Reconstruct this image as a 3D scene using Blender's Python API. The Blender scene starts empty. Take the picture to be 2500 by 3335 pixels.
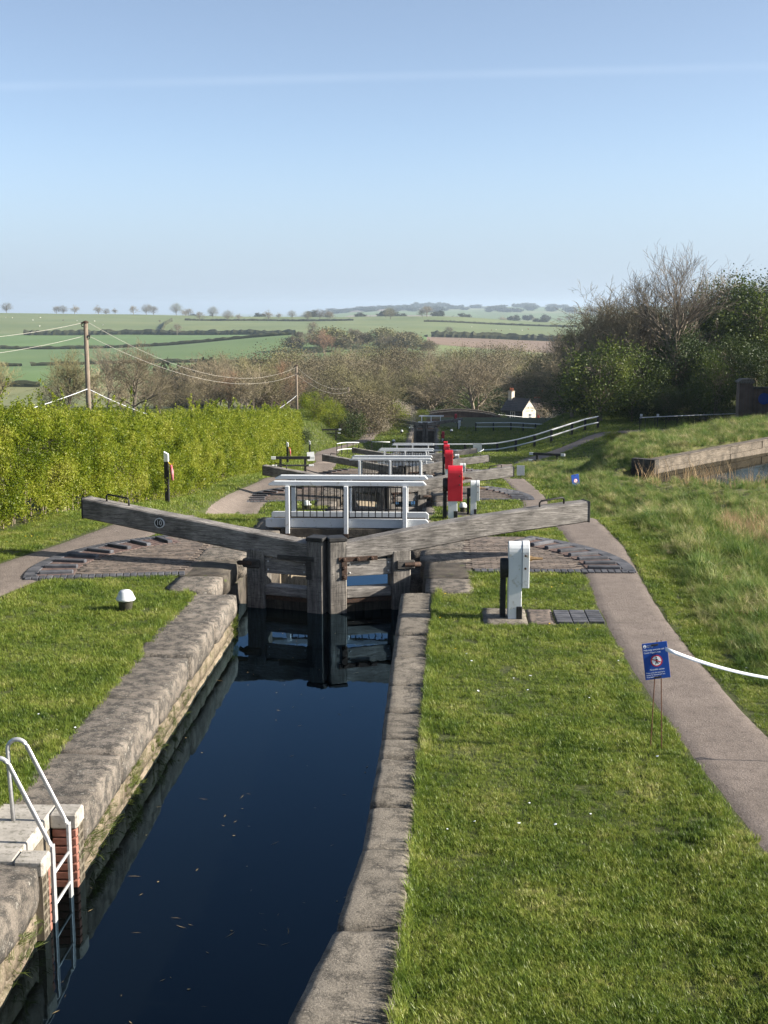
import bpy, bmesh, math, random
import numpy as np
from mathutils import Vector, Matrix, noise as mnoise

sc = bpy.context.scene
COL = sc.collection
R = math.radians
rng = np.random.default_rng(7)
random.seed(7)

# ------------------------------------------------------------------ camera
FPX, CAM_H = 4140.0, 4.3
PITCH = math.atan(667 / FPX)
YAW = math.atan(188 * math.cos(PITCH) / FPX)
cam = bpy.data.cameras.new('camera')
cam.sensor_fit = 'VERTICAL'
cam.sensor_height = 36.0
cam.sensor_width = 27.0
cam.lens = FPX / 3335 * 36.0
cam.clip_start = 0.1
cam.clip_end = 40000
cam_o = bpy.data.objects.new('camera', cam)
COL.objects.link(cam_o)
cam_o.location = (0, 0, CAM_H)
cam_o.rotation_euler = (math.pi / 2 - PITCH, 0, YAW)
sc.camera = cam_o

# ------------------------------------------------------------------ sky and sun
SUN_EL, SUN_AZ = R(25), R(92.5)      # azimuth clockwise from +Y
sun_dir = Vector((math.sin(SUN_AZ) * math.cos(SUN_EL), math.cos(SUN_AZ) * math.cos(SUN_EL), math.sin(SUN_EL)))
w = bpy.data.worlds.new('World')
sc.world = w
w.use_nodes = True
wn, wl = w.node_tree.nodes, w.node_tree.links
wn.clear()
sky = wn.new('ShaderNodeTexSky')
sky.sky_type = 'NISHITA'
sky.sun_disc = False
sky.sun_elevation = SUN_EL
sky.sun_rotation = SUN_AZ
sky.altitude = 0
sky.air_density = 0.55
sky.dust_density = 1.1
sky.ozone_density = 1.5
bg = wn.new('ShaderNodeBackground')
bg.inputs['Strength'].default_value = 0.085
wo = wn.new('ShaderNodeOutputWorld')
CONTRAIL_N = (0.0, 0.0, 1.0)
wtc = wn.new('ShaderNodeTexCoord')
wdot = wn.new('ShaderNodeVectorMath')
wdot.operation = 'DOT_PRODUCT'
wl.new(wtc.outputs['Generated'], wdot.inputs[0])
wab = wn.new('ShaderNodeMath')
wab.operation = 'ABSOLUTE'
wl.new(wdot.outputs['Value'], wab.inputs[0])
wmr = wn.new('ShaderNodeMapRange')
wmr.interpolation_type = 'SMOOTHSTEP'
wmr.inputs[1].default_value = 0.0
wmr.inputs[2].default_value = 0.0052
wmr.inputs[3].default_value = 0.065
wmr.inputs[4].default_value = 0.0
wl.new(wab.outputs[0], wmr.inputs[0])
wno = wn.new('ShaderNodeTexNoise')
wno.inputs['Scale'].default_value = 9.0
wno.inputs['Detail'].default_value = 5.0
wl.new(wtc.outputs['Generated'], wno.inputs['Vector'])
wmu = wn.new('ShaderNodeMath')
wmu.operation = 'MULTIPLY'
wl.new(wmr.outputs[0], wmu.inputs[0])
wl.new(wno.outputs['Fac'], wmu.inputs[1])
wmx = wn.new('ShaderNodeMix')
wmx.data_type = 'RGBA'
wl.new(wmu.outputs[0], wmx.inputs[0])
wti = wn.new('ShaderNodeMix')
wti.data_type = 'RGBA'
wti.blend_type = 'MULTIPLY'
wti.inputs[0].default_value = 1.0
wti.inputs[7].default_value = (0.93, 1.03, 1.02, 1)     # white balance of the sky
wl.new(sky.outputs[0], wti.inputs[6])
whs = wn.new('ShaderNodeHueSaturation')
whs.inputs['Saturation'].default_value = 0.80
wl.new(wti.outputs[2], whs.inputs['Color'])
wsp = wn.new('ShaderNodeSeparateXYZ')              # pale haze layer low over the horizon, the same all round
wl.new(wtc.outputs['Generated'], wsp.inputs[0])
wel = wn.new('ShaderNodeMapRange')
wel.interpolation_type = 'SMOOTHSTEP'
wel.inputs[1].default_value = 0.0
wel.inputs[2].default_value = 0.14
wel.inputs[3].default_value = 0.85
wel.inputs[4].default_value = 0.0
wl.new(wsp.outputs['Z'], wel.inputs[0])
whz = wn.new('ShaderNodeMix')
whz.data_type = 'RGBA'
wl.new(wel.outputs[0], whz.inputs[0])
wl.new(whs.outputs[0], whz.inputs[6])
whz.inputs[7].default_value = (2.65, 3.15, 3.80, 1)
wl.new(whz.outputs[2], wmx.inputs[6])
wmx.inputs[7].default_value = (7.5, 7.8, 8.2, 1)      # vapour trail, lit like the haze
wl.new(wmx.outputs[2], bg.inputs[0])
wl.new(bg.outputs[0], wo.inputs[0])

sl = bpy.data.lights.new('sun', 'SUN')
sl.energy = 5.0
sl.angle = R(0.53)
sl.color = (1.0, 0.92, 0.80)
so = bpy.data.objects.new('sun', sl)
COL.objects.link(so)
so.rotation_euler = sun_dir.to_track_quat('Z', 'Y').to_euler()

sc.view_settings.view_transform = 'Standard'
sc.view_settings.look = 'None'
sc.view_settings.gamma = 1.0
sc.view_settings.exposure = 1.34
sc.render.engine = 'CYCLES'
sc.cycles.use_denoising = True
sc.cycles.max_bounces = 6
sc.cycles.diffuse_bounces = 3
sc.cycles.glossy_bounces = 3
sc.cycles.transparent_max_bounces = 6
sc.cycles.volume_bounces = 0
sc.cycles.caustics_reflective = False
sc.cycles.caustics_refractive = False


def ray(px, py):
    rx, ry = (px - 1250) / FPX, -(py - 1667.5) / FPX
    fy = math.cos(PITCH) + math.sin(PITCH) * ry
    fz = -math.sin(PITCH) + math.cos(PITCH) * ry
    c, s = math.cos(YAW), math.sin(YAW)
    return Vector((c * rx - s * fy, s * rx + c * fy, fz))


def at(px, py, Y):
    d = ray(px, py)
    t = Y / d.y
    return Vector((d.x * t, Y, CAM_H + d.z * t))


wdot.inputs[1].default_value = ray(0, 282).normalized().cross(ray(2500, 216).normalized()).normalized()


# ------------------------------------------------------------------ materials
def node_mat(name):
    m = bpy.data.materials.new(name)
    m.use_nodes = True
    nt = m.node_tree
    return m, nt.nodes, nt.links, nt.nodes['Principled BSDF']


def add_ramp(N, stops, interp='LINEAR'):
    r = N.new('ShaderNodeValToRGB')
    cr = r.color_ramp
    cr.interpolation = interp
    while len(cr.elements) < len(stops):
        cr.elements.new(0.5)
    for e, (p, c) in zip(cr.elements, stops):
        e.position = p
        e.color = (c[0], c[1], c[2], 1) if not isinstance(c, float) else (c, c, c, 1)
    return r


def coord(N, L, kind='pos', scale=(1, 1, 1)):
    if kind == 'pos':
        g = N.new('ShaderNodeNewGeometry').outputs['Position']
    else:
        g = N.new('ShaderNodeTexCoord').outputs['Object']
    mp = N.new('ShaderNodeMapping')
    mp.inputs['Scale'].default_value = scale
    L.new(g, mp.inputs[0])
    return mp.outputs[0]


def noise_tex(N, L, co, scale, detail=6, rough=0.6):
    n = N.new('ShaderNodeTexNoise')
    n.inputs['Scale'].default_value = scale
    n.inputs['Detail'].default_value = detail
    n.inputs['Roughness'].default_value = rough
    L.new(co, n.inputs['Vector'])
    return n.outputs['Fac']


def mixc(N, L, fac, a, b, mode='MIX'):
    m = N.new('ShaderNodeMix')
    m.data_type = 'RGBA'
    m.blend_type = mode
    if isinstance(fac, float):
        m.inputs[0].default_value = fac
    else:
        L.new(fac, m.inputs[0])
    for s, v in ((m.inputs[6], a), (m.inputs[7], b)):
        if isinstance(v, tuple):
            s.default_value = (v[0], v[1], v[2], 1)
        else:
            L.new(v, s)
    return m.outputs[2]


def add_bump(N, L, B, h, strength, dist=0.02):
    b = N.new('ShaderNodeBump')
    b.inputs['Strength'].default_value = strength
    b.inputs['Distance'].default_value = dist
    L.new(h, b.inputs['Height'])
    L.new(b.outputs[0], B.inputs['Normal'])


def noisy(name, c1, c2, scale=6, rough=0.85, bump=0.3, bdist=0.02, kind='pos', stretch=(1, 1, 1), c3=None, s3=40, lo=0.35, hi=0.65,
          lo3=0.62, hi3=0.7, spec=0.3, metal=0.0, vary=0.0, bscale=None):
    m, N, L, B = node_mat(name)
    co = coord(N, L, kind, stretch)
    f = noise_tex(N, L, co, scale)
    r = add_ramp(N, [(lo, c1), (hi, c2)])
    L.new(f, r.inputs[0])
    out = r.outputs[0]
    if c3:
        f3 = noise_tex(N, L, co, s3, 4)
        r3 = add_ramp(N, [(lo3, 0.0), (hi3, 1.0)])
        L.new(f3, r3.inputs[0])
        out = mixc(N, L, r3.outputs[0], out, c3)
    if vary:
        oi = N.new('ShaderNodeObjectInfo')
        rv = add_ramp(N, [(0, 1 - vary), (1, 1.0 + vary)])
        L.new(oi.outputs['Random'], rv.inputs[0])
        out = mixc(N, L, 1.0, out, rv.outputs[0], 'MULTIPLY')
    L.new(out, B.inputs['Base Color'])
    B.inputs['Roughness'].default_value = rough
    B.inputs['Specular IOR Level'].default_value = spec
    B.inputs['Metallic'].default_value = metal
    if bump:
        fb = noise_tex(N, L, co, bscale or scale * 4, 8, 0.7)
        add_bump(N, L, B, fb, bump, bdist)
    return m


def stone_mat(name, base, light, lichen, pale, vary=0.13, patch=0.5, bump=0.8):
    m, N, L, B = node_mat(name)
    co = coord(N, L)
    f1 = noise_tex(N, L, co, 2.3, 8, 0.65)
    r1 = add_ramp(N, [(0.3, base), (0.7, light)])
    L.new(f1, r1.inputs[0])
    f2 = noise_tex(N, L, co, 7.5, 12, 0.78)
    r2 = add_ramp(N, [(patch - 0.02, 0.0), (patch + 0.075, 0.9)])
    L.new(f2, r2.inputs[0])
    out = mixc(N, L, r2.outputs[0], r1.outputs[0], lichen)
    f3 = noise_tex(N, L, co, 15, 10, 0.75)
    r3 = add_ramp(N, [(0.57, 0.0), (0.64, 0.85)])
    L.new(f3, r3.inputs[0])
    out = mixc(N, L, r3.outputs[0], out, pale)
    f4 = noise_tex(N, L, co, 70, 6, 0.75)
    r4 = add_ramp(N, [(0.3, 0.5), (0.65, 1.25)])
    L.new(f4, r4.inputs[0])
    out = mixc(N, L, 1.0, out, r4.outputs[0], 'MULTIPLY')
    if vary:
        oi = N.new('ShaderNodeObjectInfo')
        rv = add_ramp(N, [(0, 1 - vary), (1, 1.0 + vary)])
        L.new(oi.outputs['Random'], rv.inputs[0])
        out = mixc(N, L, 1.0, out, rv.outputs[0], 'MULTIPLY')
    L.new(out, B.inputs['Base Color'])
    B.inputs['Roughness'].default_value = 0.93
    B.inputs['Specular IOR Level'].default_value = 0.2
    add_bump(N, L, B, noise_tex(N, L, co, 38, 10, 0.75), bump, 0.02)
    return m


def foliage_mat(name, stops, scale=0.6, trans=0.35, s2=9.0, rough=0.6, jitter=0.25, random_obj=0.0):
    """leaf or blade colour varied over the place; lets some light through"""
    m, N, L, B = node_mat(name)
    co = coord(N, L)
    f1 = noise_tex(N, L, co, scale, 4)
    f2 = noise_tex(N, L, co, s2, 2)
    ad = N.new('ShaderNodeMath')
    ad.operation = 'MULTIPLY_ADD'
    L.new(f2, ad.inputs[0])
    ad.inputs[1].default_value = jitter * 2
    ad.inputs[2].default_value = -jitter
    ad2 = N.new('ShaderNodeMath')
    ad2.operation = 'ADD'
    L.new(f1, ad2.inputs[0])
    L.new(ad.outputs[0], ad2.inputs[1])
    src = ad2.outputs[0]
    if random_obj:
        oi = N.new('ShaderNodeObjectInfo')
        a3 = N.new('ShaderNodeMath')
        a3.operation = 'MULTIPLY_ADD'
        L.new(oi.outputs['Random'], a3.inputs[0])
        a3.inputs[1].default_value = random_obj
        L.new(src, a3.inputs[2])
        a4 = N.new('ShaderNodeMath')
        a4.operation = 'SUBTRACT'
        L.new(a3.outputs[0], a4.inputs[0])
        a4.inputs[1].default_value = random_obj / 2
        src = a4.outputs[0]
    r = add_ramp(N, stops)
    L.new(src, r.inputs[0])
    L.new(r.outputs[0], B.inputs['Base Color'])
    B.inputs['Roughness'].default_value = rough
    B.inputs['Specular IOR Level'].default_value = 0.25
    tr = N.new('ShaderNodeBsdfTranslucent')
    L.new(r.outputs[0], tr.inputs[0])
    mx = N.new('ShaderNodeMixShader')
    mx.inputs[0].default_value = trans
    L.new(B.outputs[0], mx.inputs[1])
    L.new(tr.outputs[0], mx.inputs[2])
    L.new(mx.outputs[0], N['Material Output'].inputs[0])
    return m


def wood(name, dark, mid, light, ax=(1.2, 14, 14)):
    m, N, L, B = node_mat(name)
    co = coord(N, L, 'obj', ax)
    f = noise_tex(N, L, co, 3.0, 8, 0.7)
    r = add_ramp(N, [(0.28, dark), (0.5, mid), (0.72, light)])
    L.new(f, r.inputs[0])
    co2 = coord(N, L, 'obj', (1, 1, 1))
    f2 = noise_tex(N, L, co2, 2.2, 4)
    r2 = add_ramp(N, [(0.35, 0.55), (0.6, 1.1)])
    L.new(f2, r2.inputs[0])
    out = mixc(N, L, 1.0, r.outputs[0], r2.outputs[0], 'MULTIPLY')
    # long checks in the grain
    co3 = coord(N, L, 'obj', (0.35, 9, 9))
    f3 = noise_tex(N, L, co3, 4.0, 3)
    r3 = add_ramp(N, [(0.485, 0.0), (0.5, 1.0), (0.515, 0.0)])
    L.new(f3, r3.inputs[0])
    out = mixc(N, L, r3.outputs[0], out, tuple(v * 0.35 for v in dark))
    L.new(out, B.inputs['Base Color'])
    B.inputs['Roughness'].default_value = 0.8
    B.inputs['Specular IOR Level'].default_value = 0.25
    add_bump(N, L, B, f, 0.5, 0.01)
    return m


MT = {}
MT['soil'] = noisy('lawn soil', (0.03, 0.042, 0.011), (0.085, 0.095, 0.028), 30, 0.95, 0.8, 0.02)
MT['rough_soil'] = noisy('rough ground', (0.05, 0.06, 0.018), (0.11, 0.105, 0.035), 1.2, 0.95, 0.5, 0.05)
MT['tarmac'] = stone_mat('path tarmac', (0.155, 0.128, 0.110), (0.22, 0.182, 0.158), (0.12, 0.099, 0.087), (0.28, 0.235, 0.205), 0.0, 0.54, 0.7)
MT['stone'] = stone_mat('weathered sandstone', (0.14, 0.121, 0.102), (0.26, 0.226, 0.19), (0.05, 0.047, 0.043), (0.34, 0.315, 0.275), 0.15, 0.48)
MT['stone_r'] = stone_mat('grey lichened sandstone', (0.16, 0.14, 0.115), (0.255, 0.225, 0.185), (0.075, 0.067, 0.057), (0.32, 0.285, 0.23), 0.10, 0.5, 1.0)
MT['stone_dark'] = noisy('damp dark stone', (0.035, 0.03, 0.025), (0.10, 0.085, 0.068), 4, 0.85, 0.9, 0.02, c3=(0.07, 0.08, 0.03), s3=7, vary=0.15, bscale=22)
MT['wall_stone'] = stone_mat('lock chamber stone', (0.15, 0.12, 0.088), (0.28, 0.23, 0.17), (0.075, 0.07, 0.035), (0.36, 0.31, 0.24), 0.18, 0.5)
MT['mortar'] = noisy('lime mortar', (0.11, 0.095, 0.07), (0.20, 0.17, 0.13), 10, 0.95, 0.5)
MT['concrete'] = noisy('weathered concrete', (0.27, 0.25, 0.22), (0.40, 0.37, 0.33), 5, 0.9, 0.6, 0.012, c3=(0.17, 0.16, 0.13), s3=22, lo3=0.54, hi3=0.66)
MT['red_brick'] = noisy('red brick', (0.20, 0.085, 0.06), (0.31, 0.14, 0.105), 12, 0.9, 0.5, 0.006, vary=0.18)
MT['blue_brick'] = noisy('blue engineering brick', (0.045, 0.048, 0.058), (0.10, 0.10, 0.11), 5, 0.75, 0.4, 0.006, vary=0.25)
MT['paver'] = noisy('worn brown paver', (0.10, 0.08, 0.068), (0.20, 0.16, 0.13), 5.0, 0.85, 0.5, 0.006, c3=(0.07, 0.06, 0.053), s3=12, lo3=0.5, hi3=0.6, vary=0.1)
MT['tread'] = noisy('grip brick', (0.09, 0.06, 0.055), (0.15, 0.105, 0.09), 6, 0.8, 0.4, 0.006, vary=0.15)
MT['oak'] = wood('weathered oak', (0.075, 0.068, 0.062), (0.205, 0.188, 0.172), (0.40, 0.37, 0.34))
MT['oak_v'] = wood('weathered oak post', (0.05, 0.046, 0.042), (0.165, 0.15, 0.135), (0.33, 0.30, 0.26), (14, 14, 1.2))
MT['oak_pond'] = wood('brown pond timber', (0.05, 0.042, 0.033), (0.14, 0.115, 0.088), (0.26, 0.22, 0.175))
MT['oak_dark'] = wood('tarred oak', (0.02, 0.019, 0.018), (0.06, 0.055, 0.05), (0.12, 0.11, 0.1))
MT['oak_wet'] = wood('wet oak planks', (0.018, 0.016, 0.013), (0.045, 0.04, 0.032), (0.10, 0.085, 0.065), (14, 14, 1.2))
MT['white'] = noisy('white paint', (0.57, 0.585, 0.60), (0.64, 0.655, 0.66), 3, 0.55, 0.15, 0.004, c3=(0.42, 0.41, 0.36), s3=13, lo3=0.60, hi3=0.72, spec=0.35)
MT['red'] = noisy('red paint', (0.42, 0.008, 0.02), (0.52, 0.015, 0.028), 5, 0.45, 0.1, 0.004, spec=0.45)
MT['black'] = noisy('black paint', (0.012, 0.012, 0.013), (0.03, 0.029, 0.028), 8, 0.6, 0.2, 0.004)
MT['iron'] = noisy('rusted iron', (0.028, 0.019, 0.015), (0.075, 0.042, 0.028), 25, 0.8, 0.5, 0.004)
MT['brass'] = noisy('worn greased steel', (0.25, 0.16, 0.08), (0.4, 0.27, 0.14), 30, 0.45, 0.3, 0.003, metal=0.6)
MT['steel'] = noisy('galvanised steel', (0.42, 0.42, 0.43), (0.55, 0.55, 0.55), 30, 0.45, 0.1, 0.002, metal=0.4)
MT['rust_rod'] = noisy('rusty rod', (0.09, 0.04, 0.025), (0.16, 0.075, 0.045), 40, 0.85, 0.3, 0.002)
MT['sign_blue'] = noisy('blue sign board', (0.008, 0.045, 0.24), (0.012, 0.06, 0.29), 4, 0.35, 0.0)
MT['sign_white'] = noisy('white print', (0.7, 0.73, 0.78), (0.78, 0.8, 0.84), 4, 0.5, 0.0)
MT['tape'] = noisy('white barrier tape', (0.74, 0.77, 0.82), (0.82, 0.84, 0.88), 9, 0.4, 0.0)
MT['pole'] = noisy('pole wood', (0.13, 0.10, 0.075), (0.24, 0.195, 0.15), 8, 0.9, 0.4, 0.01, stretch=(4, 4, 0.4))
MT['wire'] = noisy('pale wire', (0.36, 0.34, 0.30), (0.45, 0.42, 0.38), 5, 0.5, 0.0)
MT['bark'] = noisy('bark', (0.11, 0.09, 0.068), (0.21, 0.175, 0.135), 3, 0.95, 0.4, 0.03, vary=0.25)
MT['bark_pale'] = noisy('pale ash bark', (0.17, 0.14, 0.105), (0.27, 0.225, 0.175), 3, 0.95, 0.3, 0.03, vary=0.1)
MT['twig'] = noisy('bare twigs', (0.165, 0.138, 0.088), (0.265, 0.22, 0.145), 0.05, 0.9, 0.0, vary=0.3)
MT['twig_bud'] = noisy('budding twigs', (0.17, 0.155, 0.08), (0.26, 0.235, 0.115), 0.05, 0.9, 0.0, vary=0.3)
MT['twig_red'] = noisy('copper twigs', (0.19, 0.115, 0.07), (0.26, 0.16, 0.10), 0.05, 0.9, 0.0, vary=0.15)
MT['slate'] = noisy('slate roof', (0.05, 0.05, 0.055), (0.10, 0.095, 0.09), 2, 0.7, 0.3, 0.02, stretch=(1, 1, 5))
MT['tile_roof'] = noisy('brown tile roof', (0.10, 0.075, 0.06), (0.17, 0.13, 0.105), 2, 0.85, 0.4, 0.03, stretch=(1, 1, 6))
MT['render_white'] = noisy('cream render', (0.46, 0.415, 0.34), (0.54, 0.49, 0.40), 1, 0.9, 0.1)
MT['tar_wall'] = noisy('black tarred wall', (0.012, 0.015, 0.022), (0.025, 0.03, 0.038), 1, 0.6, 0.1)
MT['pot'] = noisy('terracotta', (0.34, 0.10, 0.05), (0.42, 0.14, 0.07), 4, 0.85, 0.1)
MT['glass'] = noisy('window glass', (0.02, 0.025, 0.03), (0.04, 0.045, 0.05), 3, 0.08, 0.0, spec=0.6)
MT['wool'] = noisy('fleece', (0.6, 0.57, 0.5), (0.7, 0.67, 0.6), 3, 0.95, 0.0)
MT['cow'] = noisy('brown hide', (0.14, 0.06, 0.03), (0.2, 0.09, 0.05), 3, 0.9, 0.0)
MT['hay'] = noisy('dry leaves', (0.2, 0.15, 0.07), (0.32, 0.24, 0.12), 5, 0.9, 0.3)


def brick_mat(name, c1, c2, mort, scale=1.0):
    m, N, L, B = node_mat(name)
    tc = N.new('ShaderNodeTexCoord').outputs['UV']
    bt = N.new('ShaderNodeTexBrick')
    bt.inputs['Color1'].default_value = (*c1, 1)
    bt.inputs['Color2'].default_value = (*c2, 1)
    bt.inputs['Mortar'].default_value = (*mort, 1)
    bt.inputs['Scale'].default_value = scale
    bt.inputs['Mortar Size'].default_value = 0.012
    bt.inputs['Brick Width'].default_value = 0.225
    bt.inputs['Row Height'].default_value = 0.075
    co = coord(N, L)
    L.new(co, bt.inputs['Vector'])
    f = noise_tex(N, L, co, 1.5, 5)
    r = add_ramp(N, [(0.3, 0.6), (0.7, 1.15)])
    L.new(f, r.inputs[0])
    L.new(mixc(N, L, 1.0, bt.outputs[0], r.outputs[0], 'MULTIPLY'), B.inputs['Base Color'])
    B.inputs['Roughness'].default_value = 0.9
    return m


MT['old_brick'] = brick_mat('old dark brick', (0.12, 0.075, 0.055), (0.17, 0.11, 0.08), (0.14, 0.12, 0.1))

MT['grass'] = foliage_mat('lawn grass', [(0.22, (0.045, 0.088, 0.014)), (0.42, (0.13, 0.19, 0.027)), (0.60, (0.225, 0.27, 0.048)), (0.80, (0.45, 0.42, 0.17))], 1.3, 0.4, 17, 0.4, 0.34)
MT['grass_dry'] = foliage_mat('rough grass', [(0.22, (0.035, 0.085, 0.014)), (0.43, (0.12, 0.19, 0.034)), (0.58, (0.24, 0.265, 0.08)), (0.75, (0.54, 0.46, 0.26))], 1.0, 0.4, 6, 0.5, 0.38)
MT['straw'] = foliage_mat('dead straw', [(0.3, (0.30, 0.19, 0.10)), (0.7, (0.48, 0.35, 0.19))], 0.8, 0.3, 6, 0.7, 0.2)
MT['hedge'] = foliage_mat('hawthorn leaf', [(0.24, (0.035, 0.065, 0.006)), (0.42, (0.135, 0.185, 0.012)), (0.56, (0.25, 0.285, 0.025)), (0.75, (0.38, 0.38, 0.08))], 1.2, 0.5, 10, 0.45, 0.4)
MT['ivy'] = foliage_mat('dark ivy leaf', [(0.25, (0.018, 0.034, 0.008)), (0.5, (0.038, 0.062, 0.013)), (0.75, (0.085, 0.11, 0.022))], 0.35, 0.25, 5, 0.5, 0.25)
MT['spring'] = foliage_mat('young spring leaf', [(0.3, (0.035, 0.06, 0.010)), (0.55, (0.085, 0.115, 0.018)), (0.8, (0.18, 0.20, 0.04))], 0.3, 0.35, 4, 0.5, 0.28)
MT['scrub'] = foliage_mat('brown budding scrub', [(0.3, (0.09, 0.075, 0.04)), (0.55, (0.16, 0.135, 0.08)), (0.8, (0.22, 0.19, 0.12))], 0.3, 0.2, 4, 0.8, 0.25)
MT['blossom'] = foliage_mat('blackthorn blossom', [(0.3, (0.26, 0.22, 0.16)), (0.6, (0.42, 0.37, 0.29)), (0.8, (0.55, 0.50, 0.42))], 0.6, 0.2, 6, 0.8, 0.25)
MT['far_brown'] = foliage_mat('far bare crown', [(0.3, (0.11, 0.092, 0.056)), (0.5, (0.165, 0.14, 0.085)), (0.75, (0.17, 0.17, 0.07))], 0.02, 0.15, 1, 0.9, 0.15, random_obj=0.35)
MT['far_hedge'] = foliage_mat('field hedge leaf', [(0.3, (0.035, 0.042, 0.018)), (0.7, (0.075, 0.078, 0.036))], 0.15, 0.15, 1, 0.8, 0.25)
MT['yellow'] = noisy('dandelion yellow', (0.65, 0.42, 0.02), (0.75, 0.5, 0.03), 5, 0.7, 0)


# ------------------------------------------------------------------ mesh helpers
class MB:
    def __init__(s):
        s.v, s.f = [], []

    def box(s, x0, x1, y0, y1, z0, z1):
        b = len(s.v)
        s.v += [(x0, y0, z0), (x1, y0, z0), (x1, y1, z0), (x0, y1, z0), (x0, y0, z1), (x1, y0, z1), (x1, y1, z1), (x0, y1, z1)]
        s.f += [(b, b + 3, b + 2, b + 1), (b + 4, b + 5, b + 6, b + 7), (b, b + 1, b + 5, b + 4), (b + 1, b + 2, b + 6, b + 5), (b + 2, b + 3, b + 7, b + 6), (b + 3, b, b + 4, b + 7)]
        return s

    def prism(s, poly, axis, a0, a1):
        """poly: 2D points in the plane across axis, swept from a0 to a1"""
        n, b = len(poly), len(s.v)
        for a in (a0, a1):
            for p, q in poly:
                s.v.append({'x': (a, p, q), 'y': (p, a, q), 'z': (p, q, a)}[axis])
        s.f += [tuple(range(b, b + n)), tuple(range(b + 2 * n - 1, b + n - 1, -1))]
        s.f += [(b + i, b + n + i, b + n + (i + 1) % n, b + (i + 1) % n) for i in range(n)]
        return s

    def tube(s, pts, r, n=8, caps=True):
        pts = [Vector(p) for p in pts]
        rs = r if isinstance(r, (list, tuple)) else [r] * len(pts)
        b = len(s.v)
        for i, p in enumerate(pts):
            d = (pts[min(i + 1, len(pts) - 1)] - pts[max(i - 1, 0)]).normalized()
            u = d.cross(Vector((0, 0, 1)) if abs(d.z) < 0.9 else Vector((0, 1, 0))).normalized()
            q = d.cross(u)
            for k in range(n):
                a = 2 * math.pi * k / n
                s.v.append(tuple(p + (u * math.cos(a) + q * math.sin(a)) * rs[i]))
        for i in range(len(pts) - 1):
            for k in range(n):
                k2 = (k + 1) % n
                s.f.append((b + i * n + k, b + i * n + k2, b + (i + 1) * n + k2, b + (i + 1) * n + k))
        if caps:
            s.f += [tuple(range(b + n - 1, b - 1, -1)), tuple(range(b + (len(pts) - 1) * n, b + len(pts) * n))]
        return s

    def lathe(s, prof, n=20, c=(0, 0, 0)):
        b = len(s.v)
        for r, z in prof:
            for k in range(n):
                a = 2 * math.pi * k / n
                s.v.append((c[0] + r * math.cos(a), c[1] + r * math.sin(a), c[2] + z))
        for i in range(len(prof) - 1):
            for k in range(n):
                k2 = (k + 1) % n
                s.f.append((b + i * n + k, b + i * n + k2, b + (i + 1) * n + k2, b + (i + 1) * n + k))
        m = len(prof) - 1
        s.f += [tuple(range(b + n - 1, b - 1, -1)), tuple(range(b + m * n, b + (m + 1) * n))]
        return s

    def mesh(s, name, mat, bev=0.0, smooth=False, seg=1):
        me = bpy.data.meshes.new(name)
        me.from_pydata([tuple(p) for p in s.v], [], s.f)
        bm = bmesh.new()
        bm.from_mesh(me)
        bmesh.ops.recalc_face_normals(bm, faces=bm.faces)
        if bev:
            bmesh.ops.bevel(bm, geom=list(bm.edges), offset=bev, segments=seg, affect='EDGES', clamp_overlap=True)
        bm.to_mesh(me)
        bm.free()
        if smooth:
            for p in me.polygons:
                p.use_smooth = True
        me.materials.append(MT[mat] if isinstance(mat, str) else mat)
        return me

    def build(s, name, mat, parent=None, bev=0.0, smooth=False, seg=1):
        return link(name, s.mesh(name, mat, bev, smooth, seg), parent)


def link(name, me, parent=None, loc=None, rz=None):
    o = bpy.data.objects.new(name, me)
    COL.objects.link(o)
    if parent:
        o.parent = parent
    if loc is not None:
        o.location = loc
    if rz is not None:
        o.rotation_euler = (0, 0, rz)
    return o


def tag(o, label=None, cat=None, group=None, kind=None):
    if label: o['label'] = label
    if cat: o['category'] = cat
    if group: o['group'] = group
    if kind: o['kind'] = kind
    return o


def thing(name, label, cat, loc=(0, 0, 0), rz=0.0, group=None):
    o = bpy.data.objects.new(name, None)
    COL.objects.link(o)
    o.location = loc
    o.rotation_euler = (0, 0, rz)
    o.empty_display_size = 0.2
    return tag(o, label, cat, group)


KIDS = {}


def copy_tree(o, parent=None, loc=None, rz=None, label=None, group=None, scale=None, skip=()):
    c = o.copy()
    COL.objects.link(c)
    c.parent = parent
    if loc is not None: c.location = loc
    if rz is not None: c.rotation_euler = (0, 0, rz)
    if scale is not None: c.scale = scale if isinstance(scale, tuple) else (scale,) * 3
    if label: c['label'] = label
    if group: c['group'] = group
    if o.name not in KIDS:
        KIDS[o.name] = list(o.children)
    for ch in KIDS[o.name]:
        if ch.name.split('.')[0] in skip:
            continue
        copy_tree(ch, c)
    return c


def text_mesh(txt, size, font_w=1.0, extrude=0.0, align='CENTER'):
    cu = bpy.data.curves.new('lettering', 'FONT')
    cu.body = txt
    cu.size = size
    cu.align_x = align
    cu.align_y = 'CENTER'
    cu.extrude = extrude
    o = bpy.data.objects.new('lettering_source', cu)
    me = bpy.data.meshes.new_from_object(o)
    bpy.data.objects.remove(o)
    bpy.data.curves.remove(cu)
    me.transform(Matrix.Diagonal((font_w, 1, 1, 1)))
    return me


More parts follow.
